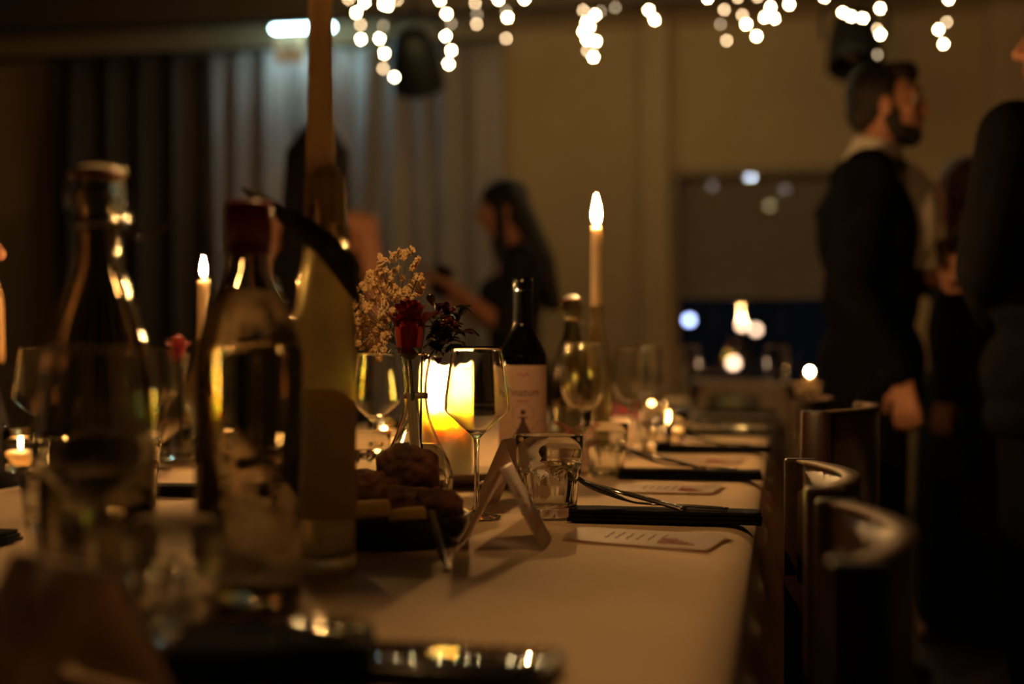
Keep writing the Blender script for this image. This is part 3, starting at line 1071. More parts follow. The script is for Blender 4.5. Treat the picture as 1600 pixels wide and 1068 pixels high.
lab = obj('label', wrap(flatgrid(-.052, .052, .064, .187, 32), r + .0004, 0), LABELP, wbt)
obj('lettering', wrap(textmesh('Pinatum', .0175), r + .0007, .140), INK, lab, False)['kind'] = 'stuff'
sl_ = BM()
for k in range(9):
    x0 = -.010 + k * .0022
    sl_.faces.new([sl_.verts.new(q) for q in ((x0, 0, 0), (x0 + .0015, 0, 0), (x0 + .0015, .0022, 0), (x0, .0022, 0))])
obj('small_print', wrap(sl_, r + .0007, .131), REDINK, lab, False)['kind'] = 'stuff'
sl_ = BM()
tube(sl_, spline([(-.010, .002, 0), (-.005, .0055, 0), (0, .001, 0), (.005, .0055, 0), (.010, .002, 0)], 5), .0008, 4)
obj('ornament', wrap(sl_, r + .0006, .169), REDINK, lab)['kind'] = 'stuff'
ic = BM()
bmesh.ops.create_circle(ic, cap_ends=True, segments=20, radius=.0042, matrix=Matrix.Translation((0, .115, 0)))
for q in (((-.009, .1062), (.009, .1062), (.006, .1082), (-.006, .1082)),
          ((-.003, .1062), (-.0035, .100), (.0035, .100), (.003, .1062)), ((-.0035, .100), (-.0115, .084), (.0115, .084), (.0035, .100)),
          ((-.0115, .084), (-.026, .0645), (.026, .0645), (.0115, .084))):
    ic.faces.new([ic.verts.new((x, y, 0)) for x, y in q])
bmesh.ops.subdivide_edges(ic, edges=ic.edges[:], cuts=2, use_grid_fill=True)
obj('figure_emblem', wrap(ic, r + .0008, 0), INK, lab, False)['kind'] = 'stuff'
arc = BM()
tube(arc, [(.0165 * math.cos(t), .112 + .0165 * math.sin(t), 0) for t in [R(-30 + k * 240 / 24) for k in range(25)]], .00035, 4)
tube(arc, spline([(-.045, .096, 0), (-.03, .101, 0), (-.018, .097, 0), (-.008, .084, 0)], 5), .0003, 4)
tube(arc, spline([(.045, .100, 0), (.03, .102, 0), (.02, .095, 0), (.010, .084, 0)], 5), .0003, 4)
obj('line_drawing', wrap(arc, r + .0006, 0), INK, lab)['kind'] = 'stuff'

# ================================================================== VASE AND FLOWERS
VC = T(650, 1.90)
FL0 = VC.copy()


def vase_mesh():
    po = smoothprof([(.022, .002), (.036, .005), (.047, .022), (.050, .042), (.044, .064), (.030, .092), (.0195, .120), (.0150, .150), (.0165, .178), (.0205, .200), (.0215, .205)], 5)
    inner = [(a - .0022, z + (.006 if z < .02 else 0)) for a, z in po if z > .004]
    return lathe(BM(), [(0, .004)] + po + inner[::-1] + [(0, .0095)], 56)


va = empty('bud_vase', 'clear glass bud vase with a red rose, left of the pillar candle', 'vase', VC)
obj('glass_body', vase_mesh(), GLASS, va)
po = [(0, .0097), (.030, .0115), (.0445, .024), (.0478, .042), (.042, .064), (.030, .086), (0, .0862)]
obj('water', lathe(BM(), po, 48), WATER, va)


def petal(w_, h_, cup, curl):
    bm = flatgrid(-1, 1, 0, 1, 6, 6)
    for v in bm.verts:
        u, t = v.co.x, v.co.y
        wd = w_ * (math.sin(min(1, .18 + .82 * t) * PI * .62) ** .8)
        ang = u * cup
        x = wd * math.sin(ang) / max(cup, .01)
        dep = wd * (1 - math.cos(ang)) / max(cup, .01)
        out = h_ * (.10 * math.sin(t * 2.4)) + (curl * max(0, t - .75) ** 1.5) * 1.2
        v.co = Vector((x, out - dep, h_ * t * (1 - .12 * u * u * t)))
    bmesh.ops.solidify(bm, geom=bm.faces[:], thickness=.0005)
    return bm


def rose(loc, stem_to, label, s=1.0, dark=ROSE):
    t = empty('rose', label, 'flower', loc)
    k = 0
    for ring, (n, rad, w_, h_, cup, curl, tilt) in enumerate(((3, .001, .009, .043, 1.6, 0, 0), (4, .004, .011, .045, 1.4, .02, 0), (5, .008, .013, .045, 1.2, .05, 1), (5, .0115, .015, .042, 1.0, .10, 1))):
        me = petal(w_ * s, h_ * s, cup, curl * s)
        src = obj('petal', me, dark, t)
        for i in range(n):
            o = src if i == 0 else src.copy()
            if i:
                COL.objects.link(o)
            a = i * 2 * PI / n + ring * .7
            o.location = (rad * s * math.sin(a) * -1, rad * s * math.cos(a), -.004 * ring * s)
            o.rotation_euler = (R(tilt), 0, a)
    obj('rose_hip', ball(BM(), (0, 0, -.008 * s), (.010 * s, .010 * s, .011 * s), 2), GREEN, t)
    for i in range(5):
        a = i * 2 * PI / 5
        o = obj('sepal', strap(BM(), spline([(0, .008 * s, -.010 * s), (0, .018 * s, -.006 * s), (0, .026 * s, -.012 * s)], 4), [.004 * s + .004 * s * math.sin(PI * q / 8) for q in range(9)], .0005, (1, 0, 0)), GREEN, t)
        o.rotation_euler = (0, 0, a)
    p1 = Vector(stem_to) - Vector(loc)
    obj('stem', tube(BM(), spline([(0, 0, -.012 * s), p1 * .5 + Vector((.002, 0, 0)), p1], 5), .0021, 8), GREEN, t)
    return t


mouth = VC + Vector((0, 0, .200))
base_in = VC + Vector((.006, .004, .016))
rose(P(640, 533, 1.86), VC + Vector((-.004, .002, .03)), 'red rose standing in the bud vase', 1.32)
# burgundy foliage sprig
sg2 = empty('burgundy_sprig', 'dark burgundy flower sprig leaning right in the bud vase', 'flower', P(690, 540, 1.90))
o0 = Vector(sg2.location)
lf = flatgrid(-1, 1, 0, 1, 2, 5)
for v in lf.verts:
    t = v.co.y
    v.co = Vector((v.co.x * .006 * math.sin(PI * min(1, .08 + .92 * t)), t * .026, .004 * math.sin(t * PI) + abs(v.co.x) * .002))
bmesh.ops.solidify(lf, geom=lf.faces[:], thickness=.0004)
src = obj('leaf', lf, BURG, sg2)
srcg = src.copy()
srcg.data = src.data.copy()
srcg.data.materials[0] = GREEN
COL.objects.link(srcg)
for i in range(64):
    s_ = src if i % 3 else srcg
    o = s_ if i < 2 and False else s_.copy()
    COL.objects.link(o)
    a = random.uniform(0, 2 * PI)
    pp = P(random.gauss(690, 13), random.gauss(520, 19), 1.90 + random.uniform(-.03, .03)) - o0
    o.location = pp
    o.rotation_euler = (random.uniform(-.6, 1.3), random.uniform(-.5, .5), a)
src.location = P(700, 500, 1.9) - o0
srcg.location = P(680, 560, 1.9) - o0
bs = obj('berry', ball(BM(), (0, 0, 0), .0038, 2), mat('dark_berry', (.05, .008, .008), .15, var=.2, coat=.5), sg2)
for i in range(12):
    o = bs if i == 0 else bs.copy()
    if i:
        COL.objects.link(o)
    o.location = P(random.gauss(698, 12), random.gauss(500, 10), 1.89 + random.uniform(-.02, .02)) - o0
obj('stem', tube(BM(), [p - o0 for p in spline([P(697, 500, 1.9), P(688, 530, 1.9), P(668, 560, 1.9), mouth + Vector((.008, 0, -.005)), VC + Vector((.006, 0, .03))], 5)], .0016, 6), GREEN, sg2)
for e in ((672, 498), (712, 512), (706, 536), (676, 532)):
    obj('twig', tube(BM(), [p - o0 for p in spline([P(e[0], e[1], 1.9), P((e[0] + 690) / 2, (e[1] + 540) / 2 + 4, 1.9), P(684, 545, 1.9)], 4)], .0008, 5), GREEN, sg2)
# baby's breath
gy = empty('baby_breath', 'airy spray of tiny white blossoms in the bud vase, left of the rose', 'flower', P(600, 560, 1.86))
o0 = Vector(gy.location)
bl = BM()
for k in range(6):
    a = k * PI / 3
    M = Matrix.Rotation(a, 4, 'Z') @ Matrix.Translation((.0026, 0, .0006)) @ Matrix.Rotation(-.5, 4, 'Y')
    bmesh.ops.create_icosphere(bl, subdivisions=1, radius=1, matrix=M @ Matrix.Diagonal((.0031, .0023, .0007, 1)))
bls = obj('blossom', bl, BLOSS, gy)
tips = [(637, 396), (626, 402), (648, 418), (655, 432), (600, 406), (597, 418), (590, 432), (622, 428), (645, 441), (654, 450), (608, 440), (588, 445), (575, 440), (566, 446),
        (640, 455), (628, 460), (612, 455), (560, 465), (552, 478), (570, 488), (556, 496), (585, 470), (600, 478), (560, 512), (566, 526), (580, 532), (556, 535), (600, 492), (597, 512), (606, 525), (596, 500),
        (572, 505), (548, 505), (592, 548), (612, 462), (601, 530)]
nb = 0
root = mouth
for tx, ty in tips:
    dd = 1.86 + random.uniform(-.035, .04)
    tip = P(tx, ty, dd)
    mid = P(tx * .45 + 618 * .55, ty * .4 + 520 * .6, (dd + 1.9) / 2)
    obj('sprig_stem', tube(BM(), [p - o0 for p in spline([tip, tip * .5 + mid * .5 + Vector((0, 0, .004)), mid, P(628, 545, 1.88), mouth + Vector((-.006, 0, -.01))], 4)], .0005, 4), GREEN, gy)
    for k in range(8):
        o = bls if nb == 0 else bls.copy()
        if nb:
            COL.objects.link(o)
        nb += 1
        q = tip + Vector((random.gauss(0, .0045), random.gauss(0, .006), random.gauss(0, .0045)))
        o.location = q - o0
        o.rotation_euler = (random.uniform(.3, 2.0), random.uniform(-.8, .8), random.uniform(0, 6))
        s_ = random.uniform(.75, 1.25)
        o.scale = (s_, s_, s_)
# ribbon round the vase neck with two tails
ri = empty('ribbon', 'thin grey ribbon tied on the vase neck, tails trailing to the cloth', 'ribbon', VC)
nk = .150
obj('loop', lathe(BM(), [(.0153, nk - .004), (.0165, nk - .004), (.0168, nk + .004), (.0155, nk + .004), (.0153, nk - .004)], 32), RIBBON, ri)


def tail(pts, wd):
    q = spline([Vector(p) - VC for p in pts], 6)
    return strap(BM(), q, wd, .0006, RT)


obj('ribbon_tail', tail([VC + Vector((0, -.0165, nk)), P(652, 690, 1.80), P(657, 730, 1.72), P(671, 780, 1.58), P(684, 835, 1.46), TB(696, 878, TOP + .002), TB(702, 886, TOP + .002)], .007), RIBBON, ri)
obj('ribbon_tail', tail([VC + Vector((-.004, -.0165, nk)), P(644, 690, 1.80), P(641, 740, 1.70), P(636, 790, 1.61), P(629, 828, 1.55)], .007), RIBBON, ri)
# second rose on the left half of the table
V2 = copy_tree(va, T(278, 2.6), .3, 'bud vase with a small rose on the left half of the table')
rose(P(278, 556, 2.6), V2.location + Vector((.004, 0, .03)), 'small dark red rose in the vase on the left half', .9)

# ================================================================== BREAD AND PLATE
bc = T(604, 1.585)
pb = empty('black_plate', 'round black iron plate with bread and butter pieces', 'plate', bc)
rp = .092
obj('dish', lathe(BM(), smoothprof([(0, .002), (.074, .001), (.082, .003), (.090, .016), (.093, .029), (.0905, .0298), (.086, .019), (.078, .010), (0, .009)], 4), 64), BLACKIRON, pb)


def lump(name, loc, size, m, label, cat, rz, rx=0.0, group=None, amp=.2, seed=0):
    bm = ball(BM(), (0, 0, 0), 1, 4)
    for v in bm.verts:
        n_ = noise.noise(v.co * 1.4 + Vector((seed, 0, 0))) * amp + noise.noise(v.co * 4 + Vector((seed, 3, 0))) * amp * .8 + noise.noise(v.co * 9 + Vector((seed, 3, 0))) * amp * .35
        c = v.co * (1 + n_)
        c = Vector([math.copysign(abs(x) ** .75, x) for x in c])
        v.co = Vector((c.x * size[0], c.y * size[1], c.z * size[2]))
    o = obj(name, bm, m, None, True, loc)
    o.rotation_euler = (rx, 0, rz)
    return tag(o, label, cat, group)


GB = 'bread pieces on the black plate'
lump('bread_piece', bc + Vector((.008, .055, .070)), (.036, .022, .030), CRUST, 'rounded crusty bread piece at the top of the plate', 'bread', .3, .2, GB, seed=1)
lump('bread_piece', bc + Vector((-.035, .030, .048)), (.038, .024, .026), CRUST, 'dark bread piece next to the olive candle bottle', 'bread', -.3, -.2, GB, seed=4)
lump('bread_piece', bc + Vector((.058, -.002, .036)), (.026, .034, .021), CRUST, 'crusty bread end at the right rim of the plate', 'bread', .5, 0, GB, seed=8)
lump('bread_piece', bc + Vector((.022, .018, .036)), (.038, .020, .022), CRUST, 'flat bread piece lying in the middle of the plate', 'bread', 0, 0, GB, seed=12)


def wedge(loc, size, rz, label):
    bm = box(BM(), (0, 0, 0), size, bev=.003)
    bmesh.ops.subdivide_edges(bm, edges=bm.edges[:], cuts=3, use_grid_fill=True)
    for v in bm.verts:
        v.co += Vector((noise.noise(v.co * 60), noise.noise(v.co * 60 + Vector((5, 0, 0))), noise.noise(v.co * 60 + Vector((9, 0, 0))))) * .0015
    o = obj('butter_piece', bm, CHEESE, None, True, loc)
    o.rotation_euler = (R(-12), R(-5), rz)
    return tag(o, label, 'butter', 'butter pieces on the black plate')


wedge(bc + Vector((-.014, -.056, .036)), (.066, .030, .022), .25, 'larger yellow butter piece at the front of the plate')
wedge(bc + Vector((.040, -.056, .033)), (.040, .024, .017), .15, 'small yellow butter piece below the ribbon tail')

# ================================================================== PAPER


def tent(loc, rz, label, L=.10, hw=.046, h=.084, seed=0):
    t = empty('place_card', label, 'place card', loc, rz, 'folded place cards')
    bm = BM()
    th = .0007
    prof = [(-hw, .0008), (-hw * .5, h * .5 + .001), (-.002, h - .001), (0, h), (.002, h - .001), (hw * .55, h * .45), (hw, .0008)]
    q = [Vector((x, 0, z)) for x, z in prof]
    strap(bm, q, L, th, (0, 1, 0))
    obj('folded_paper', bm, PAPER, t)
    random.seed(seed + 3)
    for sx in (-1, 1):
        ink = BM()
        u = Vector((sx * hw, 0, -h)).normalized()
        nrm = Vector((sx * h, 0, hw)).normalized()
        for k in range(5):
            c = Vector((0, 0, h)) + u * (.025 + .012 * k) + nrm * .0026
            y0 = -.03 + random.uniform(0, .01)
            tube(ink, [c + Vector((0, y0 + j * .007, 0)) + u * random.uniform(-.003, .003) for j in range(random.randint(4, 8))], .00045, 4)
        obj('printed_flourish', ink, REDINK, t)['kind'] = 'stuff'
    return t


tent(T(789, 1.555), YAW + R(-7), 'folded place card in front of the sharp wine glass', seed=1)
tent(T(806, 1.90), YAW + R(-20), 'folded place card half hidden by the sharp tumbler', h=.094, hw=.044, seed=2)
tent(T(95, .86), YAW + R(48), 'big blurred place card at the near left corner', seed=5, L=.11)
tent(T(400, 2.3), YAW + R(15), 'folded place card seen through the red-capped bottle', seed=6)


def flatcard(c4, label, seed):
    """c4: corners near left, near right, far right, far left"""
    ctr = sum(c4, Vector()) / 4
    t = empty('menu_card', label, 'menu card', ctr, 0, 'flat menu cards on the cloth')
    q = [p - ctr for p in c4]
    bm = BM()
    n = 8
    top = [[None] * (n + 1) for _ in range(n + 1)]
    for i in range(n + 1):
        for j in range(n + 1):
            u, v = i / n, j / n
            p = (q[0] * (1 - u) + q[1] * u) * (1 - v) + (q[3] * (1 - u) + q[2] * u) * v
            top[i][j] = bm.verts.new(p + Vector((0, 0, .0006 + .0012 * (abs(u - .5) * 2) ** 3)))
    for i in range(n):
        for j in range(n):
            bm.faces.new((top[i][j], top[i + 1][j], top[i + 1][j + 1], top[i][j + 1]))
    bmesh.ops.solidify(bm, geom=bm.faces[:], thickness=-.0005)
    obj('paper', bm, PAPER, t, False)
    random.seed(seed)

    def at(u, v):
        return (q[0] * (1 - u) + q[1] * u) * (1 - v) + (q[3] * (1 - u) + q[2] * u) * v + Vector((0, 0, .0014 + .0012 * (abs(u - .5) * 2) ** 3))
    ink = BM()
    for k in range(6):
        u0 = .28 + .07 * k
        tube(ink, [at(u0 + random.uniform(-.008, .008), .3 + .05 * j) for j in range(9)], .0004, 4)
    obj('handwriting', ink, INK, t)['kind'] = 'stuff'
    rd = BM()
    for k in range(4):
        tube(rd, [at(.64 + .024 * j, .20 + .085 * k + random.uniform(-.02, .02)) for j in range(11 - 2 * k)], .0006, 4)
    obj('red_print', rd, REDINK, t)['kind'] = 'stuff'


flatcard([TB(875, 842), TB(1105, 861), TB(1143, 836), TB(905, 823)], 'flat menu card lying before the nearest black napkin', 1)
flatcard([TB(955, 768), TB(1113, 771), TB(1136, 758), TB(970, 755)], 'flat menu card lying between the two nearest black napkins', 2)
flatcard([TB(1010, 722), TB(1150, 724), TB(1166, 715), TB(1020, 714)], 'flat menu card beyond the second black napkin', 3)

# ================================================================== PLACE SETTINGS
GN = 'black napkins with cutlery'


def napkin_mesh(L=.235, Wd=.062, seed=0, t=.0135):
    bm = BM()
    nx, ny = 40, 10
    for layer in range(3):
        z0, z1 = layer * t / 3 + .0006, (layer + 1) * t / 3
        sh = (layer - 1) * .002
        grid_ = []
        for i in range(nx + 1):
            row = []
            for k, (b_, zz) in enumerate(((-1, z0), (-1.02, (z0 + z1) / 2), (-1, z1), (-.5, z1 + .0006), (0, z1 + .0003), (.5, z1 + .0006), (1, z1), (1.02, (z0 + z1) / 2), (1, z0))):
                x = (i / nx - .5) * (L - .003 * layer)
                y = b_ * Wd / 2 * (1 - .02 * layer) + sh
                w_ = noise.noise((x * 30, b_ * 2, seed + layer)) * .0016
                row.append(bm.verts.new((x + noise.noise((b_ * 4, seed, layer)) * .003, y + w_, zz + max(0, w_ * .7))))
            grid_.append(row)
        for a_, b_ in zip(grid_, grid_[1:]):
            for k in range(8):
                bm.faces.new((a_[k], a_[k + 1], b_[k + 1], b_[k]))
            bm.faces.new((a_[8], a_[0], b_[0], b_[8]))
        bm.faces.new(grid_[0][::-1])
        bm.faces.new(grid_[-1])
    return bm


def make_fork():
    """lies along +x (handle end at +x), tines at -x curving up"""
    t = empty('fork', '', 'fork')
    pts = spline([(.105, 0, .002), (.06, 0, .003), (.0, 0, .003), (-.022, 0, .006), (-.042, 0, .0125)], 6)
    n = len(pts)
    wd = []
    for p in pts:
        wd.append(.014 - .009 * min(1, max(0, (.10 - p.x) / .09)) if p.x > .01 else (.005 if p.x > -.02 else .005 + .020 * min(1, (-.02 - p.x) / .024)))
    obj('handle', strap(BM(), pts, wd, .0024, (0, 1, 0)), STEEL, t)
    for k in range(4):
        y = (k - 1.5) * .0066
        obj('tine', tube(BM(), spline([(-.039, y, .0118), (-.058, y * 1.05, .0175), (-.075, y, .0245), (-.090, y * .9, .034)], 4), [.0017] * 8 + [.0015, .0014, .0011, .0009, .0007], 6), STEEL, t)
    return t


def make_knife():
    t = empty('knife', '', 'knife')
    obj('handle', strap(BM(), spline([(.112, 0, .003), (.06, 0, .0035), (.0, 0, .003)], 6), [.017 - .004 * i / 12 for i in range(13)], .0055, (0, 1, 0)), STEEL, t)
    obj('blade', strap(BM(), spline([(.004, 0, .003), (-.03, -.001, .0035), (-.08, 0, .0045), (-.108, .002, .006)], 6), [.011 + .008 * math.sin(PI * min(1, i / 18 * .9 + .1)) for i in range(19)], [.003 - .0018 * i / 18 for i in range(19)], (0, 1, 0)), STEEL, t)
    return t


ND = [(1043, 1.745, 811), (1090, 2.33, 747), (1118, 2.93, 0), (1138, 3.52, 0), (1150, 4.1, 0), (1160, 4.7, 0)]
names = ['nearest', 'second', 'third', 'fourth', 'fifth', 'sixth']
FK, KN = make_fork(), make_knife()
nm = [obj('napkin', napkin_mesh(seed=s), BLACKCLOTH) for s in (1, 2)]
for i, (px, d, _) in enumerate(ND):
    p = T(px, d, TOP + .0005)
    x = -.148
    p = Vector((x + (.004, -.004, .004, 0, 0, 0)[i], T(1120, d).y, TOP))
    o = nm[i % 2] if i < 2 else nm[i % 2].copy()
    if i >= 2:
        COL.objects.link(o)
    o.location = p
    o.rotation_euler = (0, 0, R((-.5, .5, -1, 1, 0, .5)[i]))
    tag(o, 'folded black napkin of the %s place setting along the right edge' % names[i], 'napkin', GN)
    if i < 4:
        for src, lab, dy, rz, rx, dx, dz in ((FK, 'fork', .012, -7, 1, -.028, .0150), (KN, 'knife', .006, -20, 11, -.052, .0180)):
            lb = 'steel %s resting on the %s napkin along the right edge' % (lab, names[i])
            c = src if i == 0 else copy_tree(src, (0, 0, 0))
            c.location = p + Vector((dx, dy, dz + (.0125 if lab == 'knife' else .0015)))
            c.rotation_euler = (0, R(rx), R(rz))
            if lab == 'knife':
                c.scale = (.74,) * 3
            tag(c, lb, lab, '%ss of the place settings' % lab if lab == 'fork' else 'knives of the place settings')
# left side of the table
for i, (d, py) in enumerate(((1.56, 0), (2.15, 0), (2.75, 0))):
    o = nm[0].copy()
    COL.objects.link(o)
    o.location = (-.945, T(20, d).y - .02, TOP)
    o.rotation_euler = (0, 0, PI + R(2))
    o['label'] = 'folded black napkin of the %s place setting along the left edge' % names[i]

# near things: phone, napkin with spoon
ph = empty('smartphone', 'black glossy smartphone lying on the cloth nearest the lens', 'phone', TB(676, 1046, TOP + .0005), YAW + R(-12))
obj('case', box(BM(), (0, 0, .0045), (.164, .084, .008), bev=.0025), BLACKIRON, ph)
obj('screen', box(BM(), (0, 0, .0088), (.157, .078, .0008), bev=.0003), SCREEN, ph)
ph.rotation_euler = (R(-1.0), 0, YAW + R(-12))
ph.location.z += .0012
o = obj('napkin', napkin_mesh(.135, .10, 5, .02), BLACKCLOTH, None, True, T(428, .945))
o.rotation_euler = (0, 0, R(15))
tag(o, 'crumpled black napkin under the spoon, nearest the lens', 'napkin')
spn = empty('spoon', 'steel spoon lying on the crumpled black napkin', 'spoon', T(440, .965, TOP + .0235), R(-38))
obj('handle', strap(BM(), spline([(-.10, 0, .006), (-.05, 0, .004), (0, 0, .002), (.03, 0, .004)], 6), [.012 - .007 * i / 18 for i in range(19)], .0024, (0, 1, 0)), STEEL, spn)
sb = ball(BM(), (0, 0, 0), (1, 1, 1), 3)
for v in sb.verts:
    zz = v.co.z
    v.co = Vector((.056 + v.co.x * .030, v.co.y * .019, .011 + (-.010 * (1 - v.co.x ** 2 - v.co.y ** 2)) + (.001 if zz > 0 else -.0005)))
obj('spoon_bowl', sb, STEEL, spn)

# red ribbon bow on the cloth
def bow(loc, rz, label, s=1.0):
    t = empty('ribbon_bow', label, 'ribbon', loc, rz, 'red ribbon bows')
    for sx in (-1, 1):
        q = spline([(0, 0, .014), (sx * .014, .003, .022), (sx * .03, .004, .026), (sx * .037, .004, .014), (sx * .026, 0, .006), (0, 0, .011)], 5)
        obj('bow_loop', strap(BM(), [p * s for p in q], .011 * s, .0006, (0, 1, .15)), REDRIB, t)
        q = spline([(0, -.004, .012), (sx * .02, -.012, .010), (sx * .034, -.018, .003), (sx * .046, -.02, .002)], 5)
        obj('bow_tail', strap(BM(), [p * s for p in q], .009 * s, .0006, (0, 1, .2)), REDRIB, t)
    obj('knot', ball(BM(), (0, 0, .012 * s), (.006 * s, .006 * s, .006 * s), 2), REDRIB, t)


def bag(loc, rz, label):
    t = empty('favour_box', label, 'favour box', loc, rz, 'small wrapped favours on the table')
    obj('wrapping', box(BM(), (0, 0, .0265), (.05, .05, .052), bev=.004), PAPER, t)


bag(T(892, 2.45), .5, 'small paper favour box under the red bow by the second tumbler')
bow(T(892, 2.45, TOP + .053), -.2, 'red ribbon bow on the favour behind the sharp tumbler', 1.25)
bag(T(974, 3.3), .3, 'small paper favour box under the far red bow')
bow(T(974, 3.3, TOP + .053), -.2, 'red ribbon bow on the favour further up the table', 1.2)
# far end: linen stack and black tray
t = empty('black_tray', 'black box-shaped tray at the far end of the table', 'tray', T(1147, 4.73))
tr = BM()
for c, s in (((0, 0, .004), (.17, .12, .006)), ((0, -.058, .029), (.17, .005, .056)), ((0, .058, .029), (.17, .005, .056)), ((-.083, 0, .029), (.005, .112, .056)), ((.083, 0, .029), (.005, .112, .056))):
    box(tr, c, s)
obj('tray_body', tr, BLACKIRON, t, False)

# ================================================================== CHAIRS
GC = 'wooden chairs along the right side of the table'


def make_chair():
    """origin on the floor below the middle of the seat; back towards +x"""
    t = empty('dining_chair', '', 'chair')
    hw = .185
    ztop = .828
    for sy in (-1, 1):
        obj('back_post', box(BM(), (.205, sy * hw, (ztop + .0) / 2), (.040, .022, ztop), bev=.004), WOOD, t)
        obj('leg', box(BM(), (-.18, sy * (hw - .01), .215), (.034, .034, .43), bev=.004), WOOD, t)
    n = 14
    for z0, z1, nm_ in ((.68, ztop - .006, 'backrest'), (.52, .57, 'lower_rail')):
        pts = []
        for k in range(n + 1):
            u = k / n * 2 - 1
            pts.append((.208 + .038 * (1 - u * u), u * (hw - .008), (z0 + z1) / 2))
        obj(nm_, strap(BM(), pts, z1 - z0, .017, (0, 0, 1)), WOOD, t)
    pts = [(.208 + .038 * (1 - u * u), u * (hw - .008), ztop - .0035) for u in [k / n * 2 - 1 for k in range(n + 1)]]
    obj('lit_top_edge', strap(BM(), pts, .020, .005, [(1, .0, 0)] * len(pts)), WOODLIT, t)  # added strip: light along the backrest top put into its colour
    st = box(BM(), (.0, 0, .445), (.40, .37, .035), bev=.010)
    obj('seat', st, WOOD, t)
    ap = BM()
    for sy in (-1, 1):
        obj('side_rail', box(BM(), (0.01, sy * (hw - .012), .39), (.36, .02, .06)), WOOD, t)
    obj('front_rail', box(BM(), (-.18, 0, .39), (.02, .30, .06)), WOOD, t)
    return t


CH = make_chair()
CH.location = (-.158, 1.115, 0)
tag(CH, 'wooden chair nearest the lens, its curved back beside the table edge', None, GC)
copy_tree(CH, (-.175, 1.585, 0), R(3), 'second wooden chair, pushed in behind the nearest one', GC)
C3 = copy_tree(CH, (-.115, 2.42, 0), R(-14), 'third chair turned outward, its varnished oxblood back catching the light', GC, 1.05)
for ch in C3.children:
    if ch.name.startswith('backrest') or ch.name.startswith('back_post'):
        ch.data = ch.data.copy()
        ch.data.materials[0] = LEATHER
        if ch.name.startswith('backrest'):
            for v in ch.data.vertices:
                if v.co.z < .74:
                    v.co.z -= .14
copy_tree(CH, (-.16, 3.05, 0), R(-4), 'fourth chair behind the turned one', GC, 1.04)
copy_tree(CH, (-.17, 3.6, 0), R(3), 'fifth chair, next to the tuxedo man', GC, 1.0)
copy_tree(CH, (T(-165, 2.62).x + .0, T(-165, 2.62).y, 0), R(182), 'chair of the blond guest on the left side', None)

p = T(1160, 5.35, 0)
copy_tree(CH, (p.x, p.y - .21, 0), R(90), 'chair at the far head of the table, a pale jacket over its back', GC)
jk = flatgrid(-1, 1, -1, 1, 24, 20)
for v in jk.verts:
    x, u = v.co.x, v.co.y
    drop = max(0, abs(u) - .12) * (.26 if u < 0 else .30)
    v.co = Vector((x * .165 * (1 + .1 * abs(u)), .04 * u + .025 * math.copysign(1, u) * min(1, abs(u) * 5) + .006 * math.sin(x * 14 + u * 3) * abs(u), -drop + .004 * noise.noise((x * 3, u * 3, 1))))
bmesh.ops.solidify(jk, geom=jk.faces[:], thickness=.004)
o = obj('jacket', jk, JACKET, None, True, (p.x, p.y + .035, .846))
tag(o, 'pale jacket hung over the back of the chair at the far table end', 'jacket')
sc_ = empty('sill_candle', 'small candle on the window sill beside the tuxedo man', 'candle', (W(1265, 610, YB - .07).x, YB - .07, zsill))
obj('wax', lathe(BM(), [(0, 0), (.018, 0), (.018, .10), (.015, .104), (0, .102)], 20), WAXT, sc_)
obj('wick', tube(BM(), [(0, 0, .10), (0, 0, .112)], .0012, 5), WICK, sc_)
flame(sc_, .110, FLM, .5)

# ================================================================== PEOPLE


def V3(*a):
    return Vector(a)


def hand(wr, d, n, curl=.5, side=1, s=1.0):
    """palm, four fingers and thumb as volumes; d finger direction, n palm normal (fingers bend to n)"""
    wr, d, n = Vector(wr), Vector(d).normalized(), Vector(n)
    n = (n - d * n.dot(d)).normalized()
    sd = d.cross(n) * side
    pr = []
    for k in range(4):
        o = sd * (-.027 + .018 * k) * s
        pr.append(('c', wr + o * .5, wr + o + d * .082 * s, .0125 * s, .0105 * s))
    for k, L in enumerate((.066, .078, .072, .056)):
        p = wr + sd * (-.030 + .0205 * k) * s + d * .085 * s
        a = 0
        for j, f in enumerate((.45, .32, .25)):
            a += curl * (.9, 1.1, .7)[j]
            q = p + (d * math.cos(a) + n * math.sin(a)) * L * f * s
            pr.append(('c', p, q, (.0088 - .0008 * j) * s, (.0082 - .0009 * j) * s))
            p = q
    p = wr - sd * .018 * s + d * .022 * s
    q = p + (d * .55 - sd * .75 + n * .35).normalized() * .042 * s
    pr.append(('c', p, q, .0125 * s, .010 * s))
    pr.append(('c', q, q + (d * .85 - sd * .25 + n * .45).normalized() * .036 * s, .0095 * s, .008 * s))
    return pr


